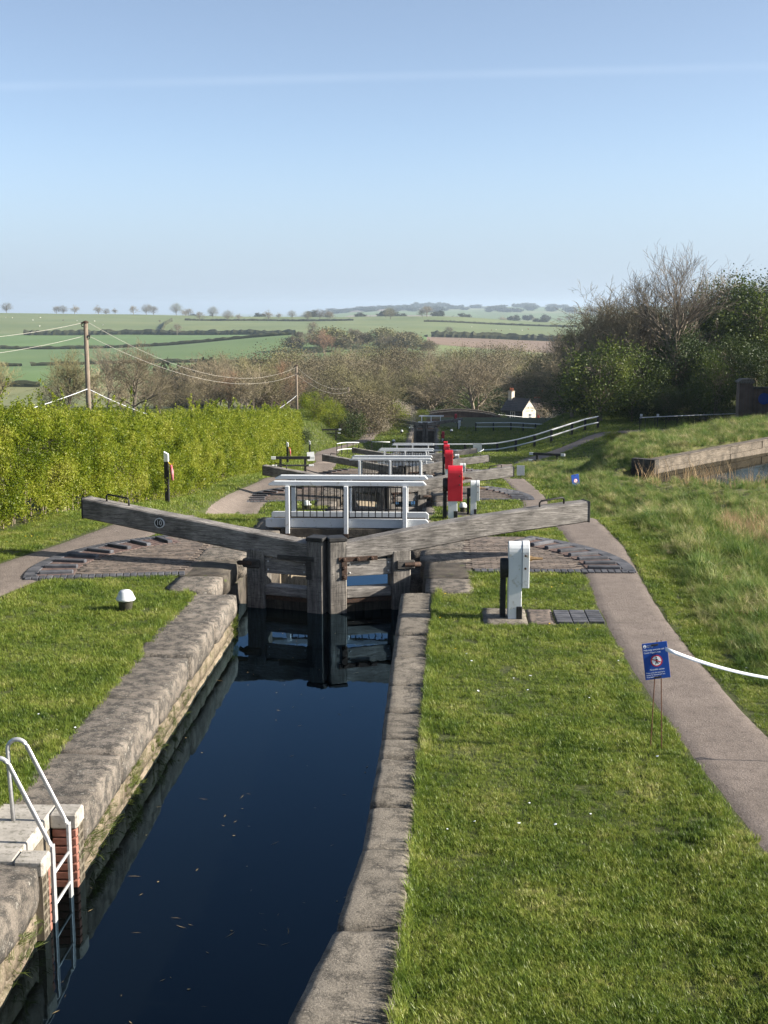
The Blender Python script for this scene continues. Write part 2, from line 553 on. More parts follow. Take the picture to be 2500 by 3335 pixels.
def stone_mesh(name, mat, x0, x1, y0, y1, z0, z1, rnd=0.05, amp=0.012, cell=0.12, seed=0, poly=None):
    """weathered block: subdivided box, rounded edges, uneven faces; built about its own corner (x0,y0,z0)"""
    bm = bmesh.new()
    nx, ny, nz = [max(1, int(round(d / cell))) for d in (x1 - x0, y1 - y0, z1 - z0)]
    nx, ny, nz = min(nx, 8), min(ny, 14), min(nz, 5)
    grid = {}

    def V(i, j, k):
        if (i, j, k) not in grid:
            grid[(i, j, k)] = bm.verts.new(((x1 - x0) * i / nx, (y1 - y0) * j / ny, (z1 - z0) * k / nz))
        return grid[(i, j, k)]
    for i in range(nx):
        for j in range(ny):
            bm.faces.new((V(i, j, nz), V(i + 1, j, nz), V(i + 1, j + 1, nz), V(i, j + 1, nz)))
            bm.faces.new((V(i, j, 0), V(i, j + 1, 0), V(i + 1, j + 1, 0), V(i + 1, j, 0)))
    for k in range(nz):
        for j in range(ny):
            bm.faces.new((V(0, j, k), V(0, j, k + 1), V(0, j + 1, k + 1), V(0, j + 1, k)))
            bm.faces.new((V(nx, j, k), V(nx, j + 1, k), V(nx, j + 1, k + 1), V(nx, j, k + 1)))
        for i in range(nx):
            bm.faces.new((V(i, 0, k), V(i + 1, 0, k), V(i + 1, 0, k + 1), V(i, 0, k + 1)))
            bm.faces.new((V(i, ny, k), V(i, ny, k + 1), V(i + 1, ny, k + 1), V(i + 1, ny, k)))
    lo = Vector((0, 0, 0)); hi = Vector((x1 - x0, y1 - y0, z1 - z0))
    for v in bm.verts:
        c = Vector([min(max(v.co[a], lo[a] + rnd), hi[a] - rnd) for a in range(3)])
        d = v.co - c
        if d.length > 1e-6:
            v.co = c + d.normalized() * rnd
        n = mnoise.noise_vector(v.co * 3.1 + Vector((seed * 7.3, seed * 3.1, 0)))
        n2 = mnoise.noise_vector(v.co * 9.0 + Vector((seed * 2.3, seed * 5.1, 3)))
        v.co += n * amp + n2 * amp * 0.5
        if poly:
            v.co = poly(v.co)
    me = bpy.data.meshes.new(name)
    bm.to_mesh(me)
    bm.free()
    for p in me.polygons:
        p.use_smooth = True
    me.materials.append(MT[mat])
    return me


def stone(name, mat, parent, x0, x1, y0, y1, z0, z1, **k):
    me = stone_mesh(name, mat, x0, x1, y0, y1, z0, z1, **k)
    return link(name, me, parent, (x0, y0, z0))


# ------------------------------------------------------------------ the lie of the land
GY = [-60, -1, 5.5, 26, 40, 48.5, 63, 71, 86, 96, 135, 165, 200, 260, 420, 1000, 1200, 1480, 1750, 2300, 3500, 5200, 6500, 9000, 14000]
GZ = [2.2, 2.2, 0, 0, -1.7, -2.25, -3.9, -4.45, -6.1, -6.6, -9.6, -9.8, -14, -20, -26, -26, -23, -14, -7.5, -22, -22, -6, 2, 4, 4]
SY = [-60, -1, 5.5, 26, 36, 48.5, 58.5, 71, 81, 96, 116, 165]
SZ = [2.2, 2.2, 0, 0, -2.2, -2.2, -4.4, -4.4, -6.5, -6.6, -9.6, -9.8]


def ss(a, b, x):
    t = np.clip((np.asarray(x, float) - a) / (b - a), 0, 1)
    return t * t * (3 - 2 * t)


def vnoise(x, y, s, seed=0):
    """cheap smooth noise from summed sines"""
    x = np.asarray(x, float) * s
    y = np.asarray(y, float) * s
    return (np.sin(x * 1.3 + 2.1 * np.sin(y * 0.7 + seed) + seed) * np.cos(y * 1.1 + 1.7 * np.sin(x * 0.9 - seed)) +
            0.5 * np.sin(x * 2.9 + y * 2.3 + seed * 2) * np.cos(y * 3.1 - x * 1.9 + seed)) / 1.5


POND_N = (0.79, -0.612)
WALL_A, WALL_B = (8.7, 51.7), (25.0, 72.7)


def ground(x, y):
    x = np.asarray(x, float)
    y = np.asarray(y, float)
    zg = np.interp(y, GY, GZ)
    zs = np.where(y < 165, np.interp(y, SY, SZ), zg)
    wg = np.maximum(1 - ss(-7.7, -6.3, x), ss(4.6, 7.5, x))
    z = zs * (1 - wg) + zg * wg
    z = z - 0.09 * (1 - ss(8.8, 11.5, y)) * ss(5.0, 6.5, y) * (x > -0.2) * (1 - ss(1.6, 2.4, x))
    # bank to the right of the path
    z = z - 0.5 * ss(4.2, 6.8, x) * (1 - ss(34, 46, y)) * ss(4, 8, y)
    rough = ss(3.9, 5.2, x) * ss(2, 6, y) * (1 - ss(66, 74, y))
    z = z + rough * (0.16 * vnoise(x, y, 1.7, 1) + 0.12 * vnoise(x, y, 4.3, 4))
    # mound behind the side pond, and the pond bed
    s = (x - WALL_A[0]) * POND_N[0] + (y - WALL_A[1]) * POND_N[1]
    m = ss(5.6, 9.0, x) * ss(-9.5, -5.2, s) * (s < -0.75) * ss(46.5, 51.0, y)
    z = z * (1 - m) + (-1.85 + 0.12 * vnoise(x, y, 1.1, 2)) * m
    pb = (s >= -0.75) * ss(50.6, 52.2, y - 0.35 * vnoise(x, 0 * y, 0.9, 3)) * ss(7.6, 8.9, x) * (y < 110)
    z = z * (1 - pb) + (-3.7) * pb
    z = z - 0.10 * ss(38, 46, y) * (1 - ss(51, 53, y)) * ss(5.5, 8.5, x)
    # terrace with the long fence and the path up to the next side pond
    pl = ss(6.0, 13.0, x) * ss(62, 76, y) * (1 - ss(121, 138, y)) * (s < -5)
    z = np.where(z < -5.6, z + (-5.6 - z) * pl, z)
    # banks under the trees
    z = z + 5.0 * ss(16, 34, x) * ss(108, 135, y) * (1 - ss(190, 300, y))
    z = z + 2.0 * (1 - ss(-12.5, -9.3, x)) * ss(88, 112, y) * (1 - ss(150, 175, y))
    z = z + 3.0 * (1 - ss(-420, -260, x)) * ss(1250, 1700, y) * (1 - ss(1850, 2300, y))
    # rolling fields
    far = ss(260, 500, y)
    z = z + far * (3.0 * vnoise(x, y, 0.0041, 1) + 1.0 * vnoise(x, y, 0.011, 3))
    z = z + 12 * np.exp(-(((x + 60) / 110) ** 2 + ((y - 880) / 170) ** 2))
    z = z - 9.0 * ss(-40, 160, x) * ss(1150, 1700, y) * (1 - ss(1900, 2600, y))
    fh = ss(3000, 5200, y)
    z = z + fh * (6 * vnoise(x, y, 0.0011, 5) + 2 * np.exp(-(((x - 120) / 420) ** 2 + ((y - 6300) / 900) ** 2)) - 80 * (1 - ss(-900, -250, x)))
    return z


def gz(x, y):
    return float(ground(x, y))


CH_L, CH_R = -3.76, -0.13      # lines where the ground meets the coping on either side


def build_ground():
    ys = np.concatenate([np.arange(-8, 30, 0.3), np.arange(30, 75, 0.5), np.arange(75, 165, 1.0), np.arange(165, 300, 4.0), np.arange(300, 2400, 14.0), np.geomspace(2400, 16000, 45)])
    xs = np.concatenate([-np.geomspace(9000, 60, 60), -np.arange(56, 16, -4.0), np.arange(-15, CH_L - 0.1, 0.4), [CH_L, CH_R], np.arange(0.1, 20, 0.33), np.arange(20, 60, 1.6), np.geomspace(62, 9000, 60)])
    X, Y = np.meshgrid(xs, ys)
    Z = ground(X, Y)
    ny, nx = X.shape
    me = bpy.data.meshes.new('ground')
    co = np.stack([X, Y, Z], -1).reshape(-1, 3)
    i = np.arange((ny - 1) * (nx - 1))
    r, c = i // (nx - 1), i % (nx - 1)
    f = np.stack([r * nx + c, r * nx + c + 1, (r + 1) * nx + c + 1, (r + 1) * nx + c], -1)
    cx = (xs[c] + xs[c + 1]) / 2
    cy = (ys[r] + ys[r + 1]) / 2
    keep = ~((cx > CH_L) & (cx < CH_R) & (cy < 165))
    f, cx, cy = f[keep], cx[keep], cy[keep]
    me.vertices.add(len(co)); me.vertices.foreach_set('co', co.ravel())
    me.loops.add(len(f) * 4); me.loops.foreach_set('vertex_index', f.ravel().astype(np.int32))
    me.polygons.add(len(f))
    me.polygons.foreach_set('loop_start', (np.arange(len(f)) * 4).astype(np.int32))
    mi = np.zeros(len(f), np.int32)
    mi[(cx > 4.0) & (cy < 76)] = 1
    mi[(cy > 165)] = 2                                        # woodland floor
    left = cx < -0.0115 * cy
    mi[(cy > 330)] = 3
    for a, b, k in ((330, 452, 3), (452, 664, 4), (664, 880, 5), (880, 1210, 4), (1210, 2400, 6)):
        mi[left & (cy >= a) & (cy < b)] = k
    rt = ~left
    mi[rt & (cy > 330) & (cy < 800)] = 6
    mi[rt & (cy >= 800) & (cy < 1080)] = 7
    mi[rt & (cy >= 1080) & (cy < 2400)] = 6
    mi[cy >= 2400] = 8
    me.polygons.foreach_set('material_index', mi)
    me.update(calc_edges=True)
    for p in (MT['soil'], MT['rough_soil'], noisy('woodland floor', (0.06, 0.055, 0.03), (0.12, 0.11, 0.05), 0.2, 0.95, 0.3, 0.1),
              noisy('meadow', (0.13, 0.15, 0.06), (0.18, 0.18, 0.08), 0.02, 0.95, 0),
              noisy('winter wheat', (0.085, 0.145, 0.042), (0.11, 0.175, 0.055), 0.02, 0.95, 0),
              noisy('young wheat', (0.09, 0.145, 0.048), (0.115, 0.17, 0.06), 0.02, 0.95, 0),
              noisy('grazed pasture', (0.11, 0.145, 0.055), (0.15, 0.175, 0.07), 0.012, 0.95, 0),
              noisy('ploughed field', (0.16, 0.11, 0.078), (0.20, 0.14, 0.10), 0.03, 0.95, 0)):
        me.materials.append(p)
    m, N, L, B = node_mat('far farmland')
    co_ = coord(N, L, 'pos', (1, 0.45, 1))
    v = N.new('ShaderNodeTexVoronoi')
    v.inputs['Scale'].default_value = 0.0042
    L.new(co_, v.inputs['Vector'])
    sx = N.new('ShaderNodeSeparateColor')
    L.new(v.outputs['Color'], sx.inputs[0])
    rr = add_ramp(N, [(0, (0.10, 0.15, 0.05)), (0.35, (0.15, 0.17, 0.07)), (0.55, (0.19, 0.14, 0.10)), (0.7, (0.09, 0.13, 0.045)), (0.85, (0.04, 0.05, 0.025))], 'CONSTANT')
    L.new(sx.outputs[0], rr.inputs[0])
    L.new(rr.outputs[0], B.inputs['Base Color'])
    B.inputs['Roughness'].default_value = 1.0
    me.materials.append(m)
    for p in me.polygons:
        p.use_smooth = True
    o = link('ground', me)
    tag(o, kind='structure')


build_ground()


def sheet(name, left, right, mat, dz=0.018, step=0.35, label=None, kind='structure'):
    """a path laid on the ground between two edge lines given as (x, y) points"""
    def res(line, n):
        p = np.array(line, float)
        d = np.concatenate([[0], np.cumsum(np.hypot(*np.diff(p, axis=0).T))])
        t = np.linspace(0, d[-1], n)
        # smooth a little
        q = np.stack([np.interp(t, d, p[:, 0]), np.interp(t, d, p[:, 1])], -1)
        k = max(1, n // 60)
        for _ in range(3):
            q[k:-k] = (q[:-2 * k] + 2 * q[k:-k] + q[2 * k:]) / 4
        return q
    ln = sum(math.dist(a, b) for a, b in zip(left, left[1:]))
    n = max(8, int(ln / step))
    a, b = res(left, n), res(right, n)
    mcols = 9
    v, f = [], []
    for i in range(n):
        for j in range(mcols):
            p = a[i] + (b[i] - a[i]) * j / (mcols - 1)
            e = 0
            if j in (0, mcols - 1):
                e = 0.045 * vnoise(p[0], p[1], 6.0, j) * (1 if j else -1)
            x, y = p[0] + e, p[1]
            v.append((x, y, gz(x, y) + dz - (0.05 if j in (0, mcols - 1) else 0)))
    for i in range(n - 1):
        for j in range(mcols - 1):
            q = i * mcols + j
            f.append((q, q + 1, q + mcols + 1, q + mcols))
    mb = MB()
    mb.v, mb.f = v, f
    o = mb.build(name, mat, smooth=True)
    tag(o, label, kind=kind)
    return o, a, b

# ------------------------------------------------------------------ paths
RP_L = [(2.75, 6.0), (2.62, 9.4), (2.33, 11.6), (2.26, 13.5), (2.2, 15.9), (2.18, 18.0), (2.2, 20.3), (2.6, 22.5), (2.3, 24.3), (2.0, 26), (1.9, 30), (2.0, 36), (2.35, 39), (2.75, 41.6), (2.9, 43.5), (2.6, 46.2), (2.1, 49), (2.0, 56), (2.3, 61), (2.7, 64), (3.1, 72), (3.6, 82), (5.0, 90), (8.2, 95.2), (10.5, 99), (12.3, 102.3), (14.5, 104.0), (17, 105.2), (22, 106)]
RP_R = [(3.9, 6.0), (3.7, 9.4), (3.42, 11.6), (3.3, 13.5), (3.23, 15.9), (3.2, 18.0), (3.22, 20.3), (3.55, 22.5), (3.5, 24.6), (3.2, 26), (3.05, 30), (3.1, 36), (3.45, 39), (3.75, 41.6), (3.8, 43.8), (3.55, 46.5), (3.1, 49), (3.0, 56), (3.2, 61), (3.6, 64), (4.2, 72), (4.9, 80.5), (6.3, 87), (9.4, 92.6), (11.4, 97), (13.0, 99.8), (15, 101.8), (17.2, 102.6), (22, 103)]
_, rpl, rpr = sheet('path', RP_L, RP_R, 'tarmac')
LP_L = [(-9.2, 6), (-8.9, 12), (-8.5, 17), (-7.85, 21.3), (-7.0, 22.8), (-6.3, 23.9), (-6.0, 25.5), (-6.35, 30), (-7.1, 36), (-7.5, 41), (-7.3, 45), (-6.9, 47.5), (-6.5, 52), (-6.8, 60), (-7.4, 66), (-7.6, 72), (-8.0, 80), (-9.2, 88), (-9.7, 95), (-9.3, 105), (-8.8, 114), (-8.8, 130), (-8.9, 150), (-8.7, 165), (-8.0, 185)]
LP_R = [(-7.2, 6), (-7.1, 12), (-6.95, 17), (-6.6, 19.0), (-6.1, 21.5), (-5.3, 23.2), (-4.5, 24.6), (-4.75, 30), (-5.4, 36), (-6.0, 41), (-6.0, 43), (-5.5, 46), (-4.9, 49), (-5.1, 56), (-5.8, 64), (-5.6, 70), (-6.0, 78), (-6.9, 86), (-7.5, 92), (-7.8, 102), (-7.6, 118), (-7.1, 132), (-6.7, 146), (-6.6, 160), (-6.0, 185)]
_, lpl, lpr = sheet('towpath', LP_L, LP_R, 'tarmac')

# ------------------------------------------------------------------ water
def water_mat(name, base, amp=0.05, tint=(0.5, 0.8, 1.0), rough=0.012):
    m, N, L, B = node_mat(name)
    co = coord(N, L, 'pos', (1.0, 0.45, 1))
    f = noise_tex(N, L, co, 3.2, 3, 0.5)
    bp = N.new('ShaderNodeBump')
    bp.inputs['Strength'].default_value = amp
    bp.inputs['Distance'].default_value = 0.02
    L.new(f, bp.inputs['Height'])
    B.inputs['Base Color'].default_value = (*base, 1)
    B.inputs['Roughness'].default_value = 0.9
    B.inputs['Specular IOR Level'].default_value = 0.0
    gl = N.new('ShaderNodeBsdfGlossy')
    gl.inputs['Color'].default_value = (*tint, 1)
    gl.inputs['Roughness'].default_value = rough
    L.new(bp.outputs[0], gl.inputs['Normal'])
    fr = N.new('ShaderNodeFresnel')
    fr.inputs['IOR'].default_value = 1.333
    L.new(bp.outputs[0], fr.inputs['Normal'])
    mx = N.new('ShaderNodeMixShader')
    L.new(fr.outputs[0], mx.inputs[0])
    L.new(B.outputs[0], mx.inputs[1])
    L.new(gl.outputs[0], mx.inputs[2])
    L.new(mx.outputs[0], N['Material Output'].inputs[0])
    return m


MT['water'] = water_mat('canal water', (0.0010, 0.0014, 0.0014), 0.09, (0.42, 0.68, 0.92))
MT['pond'] = water_mat('pond water', (0.008, 0.007, 0.004), 0.15, (0.42, 0.42, 0.38), 0.05)
LEV = [0.0, -2.2, -4.4, -6.5, -9.7]
LOCK_Y = [0.0, 22.5, 45.0, 67.5]
for (ya, yb, z) in ((-4, 20.9, -0.66), (21.2, 43.4, -2.95), (43.7, 65.9, -5.15), (66.2, 88.4, -7.2), (88.7, 149.4, -12.4)):
    me = MB()
    me.v = [(-3.75, ya, z), (-0.14, ya, z), (-0.14, yb, z), (-3.75, yb, z)]
    me.f = [(0, 1, 2, 3)]
    tag(me.build('canal_water', 'water'), kind='structure')
mb = MB()
mb.v = [(7.9, 45.5, -2.36), (60, 45.5, -2.36), (60, 112, -2.36), (7.9, 50.9, -2.36)]
mb.f = [(0, 1, 2, 3)]
tag(mb.build('pond_water', 'pond'), kind='structure')

# ------------------------------------------------------------------ lock chamber walls
wl_ = thing('lock_wall', 'sunlit sandstone lock wall with ladder recess beside the bollard lawn', 'lock wall')
LC = [6.0, 7.6, 9.26]
LC2 = [10.44, 11.8, 13.55, 15.3, 17.05, 18.86]
k = 0
for seq in (LC, LC2):
    for a, b in zip(seq, seq[1:]):
        k += 1
        stone('coping_stone', 'stone', wl_, -3.86 + 0.05 * math.sin(k * 2.1), -3.10 + 0.014 * math.sin(k * 4.7), a + 0.016, b - 0.016, -0.36, 0.0 + 0.018 * math.sin(k * 3.3), rnd=0.055, amp=0.018, cell=0.10, seed=k)
mb = MB().box(-3.80, -3.17, 6, 9.3, -2.2, -0.1).box(-3.80, -3.17, 10.42, 18.85, -2.2, -0.1).box(-3.74, -3.45, 9.3, 10.42, -2.2, -0.1)
mb.build('backing', 'mortar', wl_)
y = 6.0
for row, (z0, z1) in enumerate(((-0.60, -0.37), (-0.86, -0.61), (-1.25, -0.87))):
    y = 6.0 + 0.21 * row
    while y < 18.8:
        ln = random.uniform(0.38, 0.75)
        e = min(y + ln, 18.85)
        if e > 9.28 and y < 10.42:
            if y < 9.1:
                e = 9.26
            else:
                y = 10.44
                continue
        stone('wall_stone', 'wall_stone', wl_, -3.42, -3.125 - random.uniform(0, 0.02), y + 0.009, e - 0.009, z0 + 0.008, z1 - 0.008, rnd=0.03, amp=0.012, cell=0.14, seed=k)
        k += 1
        y = e if e < 9.25 or e > 9.27 else 10.44
# brick-lined ladder recess
hb = MB().box(-0.105, 0.105, -0.05, 0.05, 0, 0.065).mesh('brick', 'red_brick', 0.006)
for c in range(12):
    z = -0.20 - 0.077 * c
    for yc, xs_ in ((10.32, (-3.21,)), (9.38, (-3.21,))):
        for yy in (-0.054, 0.054):
            link('brick', hb, wl_, (-3.21, yc + yy, z))
    for q in range(4):
        yy = 9.54 + 0.222 * q - (0.11 if c % 2 else 0)
        if 9.46 < yy < 10.26:
            o = link('brick', hb, wl_, (-3.39, min(max(yy, 9.54), 10.16), z), math.pi / 2)
mb = MB().box(-3.315, -3.105, 10.268, 10.425, -1.4, -0.13).box(-3.315, -3.105, 9.275, 9.43, -1.4, -0.13)
mb.box(-3.46, -3.335, 9.44, 10.26, -1.4, -0.13)
mb.build('mortar_joint', 'mortar', wl_)
MB().box(-3.98, -3.332, 9.28, 10.42, -0.13, 0.012).build('concrete_slab', 'concrete', wl_, 0.012)
MB().box(-3.328, -3.092, 10.20, 10.435, -0.125, 0.016).build('concrete_cap', 'concrete', wl_, 0.016)
MB().box(-3.328, -3.092, 9.262, 9.48, -0.125, 0.014).build('concrete_cap', 'concrete', wl_, 0.016)

# right-hand wall, flaring towards the camera
IN_Y, IN_X = [4, 6, 7.15, 8.42, 9.66, 12, 19.1], [-1.9, -1.25, -0.93, -0.72, -0.62, -0.59, -0.60]
OU_Y, OU_X = [4, 6, 7.2, 9, 13, 16, 18, 19.1], [-0.4, -0.31, -0.27, -0.22, -0.165, -0.13, -0.08, -0.03]
wr_ = thing('lock_wall', 'grey coping stones of the lock wall beside the mown grass and white paddle post', 'lock wall')
RC = [4.6, 5.8, 7.1, 8.35, 9.68, 10.6, 11.0, 11.8, 12.35, 13.2, 14.2, 15.4, 16.5, 17.8, 19.06]
for a, b in zip(RC, RC[1:]):
    k += 1

    def bend(co, a=a):
        y_ = a + co.y
        i_, o_ = np.interp(y_, IN_Y, IN_X), np.interp(y_, OU_Y, OU_X)
        return Vector((i_ + (o_ - i_) * co.x / 0.5, co.y, co.z))
    me = stone_mesh('coping_stone', 'stone_r', 0, 0.5, a + 0.006, b - 0.006, -0.36, 0.012 * math.sin(k * 2.7), rnd=0.06, amp=0.012, cell=0.085, seed=k, poly=bend)
    link('coping_stone', me, wr_, (0, a + 0.006, -0.36))
mb = MB()
for a, b in zip(RC, RC[1:]):
    i0, i1, o0, o1 = [float(np.interp(t, Ys, Xs)) for Ys, Xs in ((IN_Y, IN_X), (OU_Y, OU_X)) for t in (a, b)]
    base = len(mb.v)
    for z in (-2.2, -0.3):
        mb.v += [(i0 + 0.03, a, z), (o0 - 0.02, a, z), (o1 - 0.02, b, z), (i1 + 0.03, b, z)]
    mb.f += [(base, base + 3, base + 2, base + 1), (base + 4, base + 5, base + 6, base + 7)] + [(base + i, base + (i + 1) % 4, base + 4 + (i + 1) % 4, base + 4 + i) for i in range(4)]
mb.build('backing', 'stone_dark', wr_)


def steep(y):
    return float(np.interp(y, SY, SZ))


# stone aprons round each pair of gates, and the walls of the lower chambers
def apron(i, gy, z0):
    for side in (-1, 1):
        lab = 'dark stone quoins under the %s gate %s' % ('heel of the shaded' if side < 0 else 'heel of the sunlit', ('numbered 10', 'numbered 11', 'third down the flight', 'fourth down the flight')[i])
        t = thing('quoin_wall', lab, 'lock wall', (-1.85, gy, z0))
        X = lambda a, b: (a, b) if side > 0 else (-b, -a)
        # distances from the lock's axis
        rows = ((1.62, 2.38, -1.45, -0.42, 0.034), (1.58, 2.44, -0.42, 0.85, 0.028), (1.50, 2.42, 0.85, 2.0, 0.034), (1.26, 2.40, 2.0, 3.9, 0.030))
        for q, (a, b, y0, y1, zt) in enumerate(rows):
            xa, xb = X(a, b)
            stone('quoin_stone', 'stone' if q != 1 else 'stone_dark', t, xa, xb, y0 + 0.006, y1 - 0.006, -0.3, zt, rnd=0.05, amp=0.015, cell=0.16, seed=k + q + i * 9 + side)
        for q in range(5):
            for (a, b, y0, y1) in ((1.64, 2.3, -1.45, 0.3), (1.56, 2.2, 0.3, 1.5), (1.27, 2.0, 1.5, 3.9)):
                xa, xb = X(a, b)
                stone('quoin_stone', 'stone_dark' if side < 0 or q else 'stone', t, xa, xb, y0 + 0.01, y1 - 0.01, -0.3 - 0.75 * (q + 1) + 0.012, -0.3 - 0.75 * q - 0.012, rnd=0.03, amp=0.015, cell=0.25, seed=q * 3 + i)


for i in range(4):
    apron(i, 20.35 + 22.5 * i, LEV[i])

for i in range(1, 5):
    y0 = 24.2 + 22.5 * (i - 1)
    y1 = y0 + 17.2 if i < 4 else 149.0
    zb = (-4.2, -6.4, -8.5, -13.5)[i - 1]
    for side in (-1, 1):
        lab = '%s wall of the %s lock chamber down the flight' % ('sunlit far' if side < 0 else 'shaded', ('second', 'third', 'fourth', 'lowest')[i - 1])
        t = thing('lock_wall', lab, 'lock wall')
        mb = MB()
        n = 24
        xi, xo = (-3.12, -3.75) if side < 0 else (-0.58, -0.14)
        for j in range(n + 1):
            yy = y0 + (y1 - y0) * j / n
            zt = gz(-4.2 if side < 0 else 0.5, yy) - 0.1
            mb.v += [(xi, yy, zb), (xi, yy, zt), (xo, yy, zt), (xo, yy, zb)]
        for j in range(n):
            b0 = j * 4
            for q in range(4):
                mb.f.append((b0 + q, b0 + (q + 1) % 4, b0 + 4 + (q + 1) % 4, b0 + 4 + q))
        mb.f += [(0, 1, 2, 3), (n * 4 + 3, n * 4 + 2, n * 4 + 1, n * 4)]
        mb.build('backing', 'wall_stone', t)
        m = int((y1 - y0) / 1.6) if i < 4 else 28
        step = (y1 - y0) / m
        cm = stone_mesh('coping_stone', 'stone', xi - 0.02 if side > 0 else xo - 0.05, xo + 0.05 if side > 0 else xi + 0.02, 0.006, step - 0.006, -0.3, 0.0, rnd=0.06, amp=0.014, cell=0.3, seed=i)
        for j in range(m):
            ym = y0 + step * j
            zt = gz(-4.2 if side < 0 else 0.5, ym + step / 2)
            o = link('coping_stone', cm, t, ((xo - 0.05) if side < 0 else (xi - 0.02), ym, zt - 0.28))
            o.rotation_euler.x = math.atan2(gz(0.5, ym + step) - gz(0.5, ym), step) if i < 4 else 0

# ------------------------------------------------------------------ ladder
lad = thing('lock_ladder', 'galvanised steel ladder with hooped handrails in the brick recess', 'ladder', (-3.12, 9.83, 0))
for dy in (-0.225, 0.225):
    MB().box(-0.012, 0.012, dy - 0.032, dy + 0.032, -1.6, 0.0).build('stringer', 'steel', lad, 0.003)
    pts = [(0, dy, -0.03), (-0.015, dy, 0.01), (-0.04, dy, 0.05)]
    for q in range(13):
        a = R(24) + R(158) * q / 12
        pts.append((-0.405 + 0.085 * math.cos(a), dy, 0.64 + 0.088 * math.sin(a)))
    pts += [(-0.485, dy, 0.4), (-0.47, dy, 0.0)]
    MB().tube(pts, 0.019, 10).build('handrail', 'steel', lad, smooth=True)
for z in (-0.25, -0.52, -0.80):
    MB().tube([(0, -0.225, z), (0, 0.225, z)], 0.014, 8).build('rung', 'steel', lad, smooth=True)

# ------------------------------------------------------------------ lock gates
ANG = R(19)


def beam_mesh(front, bow, mat):
    """balance beam along +x from the mitre post, rising outwards"""
    mb = MB()
    n = 22
    for i in range(n + 1):
        u = 0.29 + (4.62 - 0.29) * i / n
        t = i / n
        top = 0.50 + 0.50 * t + bow * math.sin(math.pi * t)
        h = 0.36 - 0.01 * t
        hw = 0.15
        ch = 0.02
        for (vv, zz) in ((-hw + ch, top - h), (hw - ch, top - h), (hw, top - h + ch), (hw, top - ch), (hw - ch, top), (-hw + ch, top), (-hw, top - ch), (-hw, top - h + ch)):
            wob = 0.006 * math.sin(u * 3.1 + vv * 9)
            mb.v.append((u, vv + wob, zz + wob * 0.6))
    for i in range(n):
        for q in range(8):
            mb.f.append((i * 8 + q, i * 8 + (q + 1) % 8, (i + 1) * 8 + (q + 1) % 8, (i + 1) * 8 + q))
    mb.f += [tuple(range(8)), tuple(range(n * 8 + 7, n * 8 - 1, -1))]
    return mb


def make_gate(side):
    s = 1 if side < 0 else -1           # +y local looks upstream on the shaded leaf, -y on the sunlit one
    g = thing('lock_gate', 'x', 'lock gate', (-1.85, 20.35, 0), math.pi - ANG if side < 0 else ANG, 'lock gates down the flight')
    beam_mesh(s, 0.0 if side < 0 else 0.055, 0).build('balance_beam', 'oak', g)
    MB().box(4.60, 4.628, -0.158, 0.158, 0.642, 1.008).build('end_cap', 'black', g, 0.004)
    hp = [(3.75, 0, 0.88), (3.75, 0, 1.0), (3.78, 0, 1.03), (4.17, 0, 1.075), (4.2, 0, 1.05), (4.2, 0, 0.93)]
    MB().tube(hp, 0.017, 8).build('handle', 'black', g, smooth=True)
    MB().box(0.012, 0.30, -0.15, 0.15, -3.6, 0.53).build('mitre_post', 'oak_v', g, 0.015)
    MB().box(0.0, 0.31, -0.16, 0.16, 0.532, 0.60).build('post_cap', 'black', g, 0.012)
    MB().box(1.08, 1.40, -0.15, 0.16, -3.6, 0.34).build('heel_post', 'oak_v', g, 0.02)
    MB().box(0.302, 1.078, 0.085 * s - 0.02, 0.085 * s + 0.02, -0.06, 0.20).build('walk_board', 'oak', g, 0.006)
    for bx_ in (0.36, 1.02):
        for bz in (0.0, 0.14):
            MB().lathe([(0.018, 0), (0.016, 0.006), (0.008, 0.012)], 8).build('bolt', 'steel', g).matrix_local = Matrix.Translation((bx_, 0.105 * s, bz)) @ Matrix.Rotation(-s * math.pi / 2, 4, 'X')
    MB().box(0.302, 1.078, -0.11, 0.13, -0.43, -0.265).build('bottom_rail', 'oak', g, 0.015)
    MB().box(0.302, 1.078, -0.05, 0.05, 0.24, 0.30).build('top_rail', 'oak_dark', g, 0.01)
    for q in range(5):
        x0 = 0.302 + 0.776 * q / 5
        MB().box(x0 + 0.003, x0 + 0.155 - 0.003, -0.06 + 0.01 * (q % 2), 0.075 + 0.006 * (q % 2), -3.6, -0.432).build('plank', 'oak_wet', g, 0.006)
    MB().box(0.29, 1.09, 0.078 * s - 0.012, 0.078 * s + 0.012, -0.51, -0.437).build('iron_strap', 'iron', g, 0.004)
    # iron tee strap and bolts at the head of the mitre post
    MB().box(0.16, 0.82, 0.158 * s - 0.008, 0.158 * s + 0.008, 0.20, 0.275).box(0.21, 0.30, 0.158 * s - 0.0085, 0.158 * s + 0.0085, -0.10, 0.199).build('tee_strap', 'oak_dark' if side < 0 else 'iron', g, 0.003)
    if side > 0:
        for (bx_, bz) in ((0.25, 0.24), (0.48, 0.24), (0.72, 0.24), (0.25, -0.05), (0.25, 0.1)):
            MB().lathe([(0.034, 0), (0.032, 0.015), (0.018, 0.03)], 8).build('bolt_head', 'iron', g).matrix_local = Matrix.Translation((bx_, 0.165 * s, bz)) @ Matrix.Rotation(-s * math.pi / 2, 4, 'X')
    # collar anchoring the heel post
    MB().tube([(1.28, 0.18 * s, 0.1), (1.44, 0.19 * s, 0.1), (1.56, 0.12 * s, 0.08)], 0.04, 8).build('heel_collar', 'iron', g)
    MB().box(1.14, 1.46, 0.10 * s - 0.03, 0.165 * s + 0.03 * s, 0.02, 0.17).build('collar_block', 'oak_dark', g, 0.02)
    return g


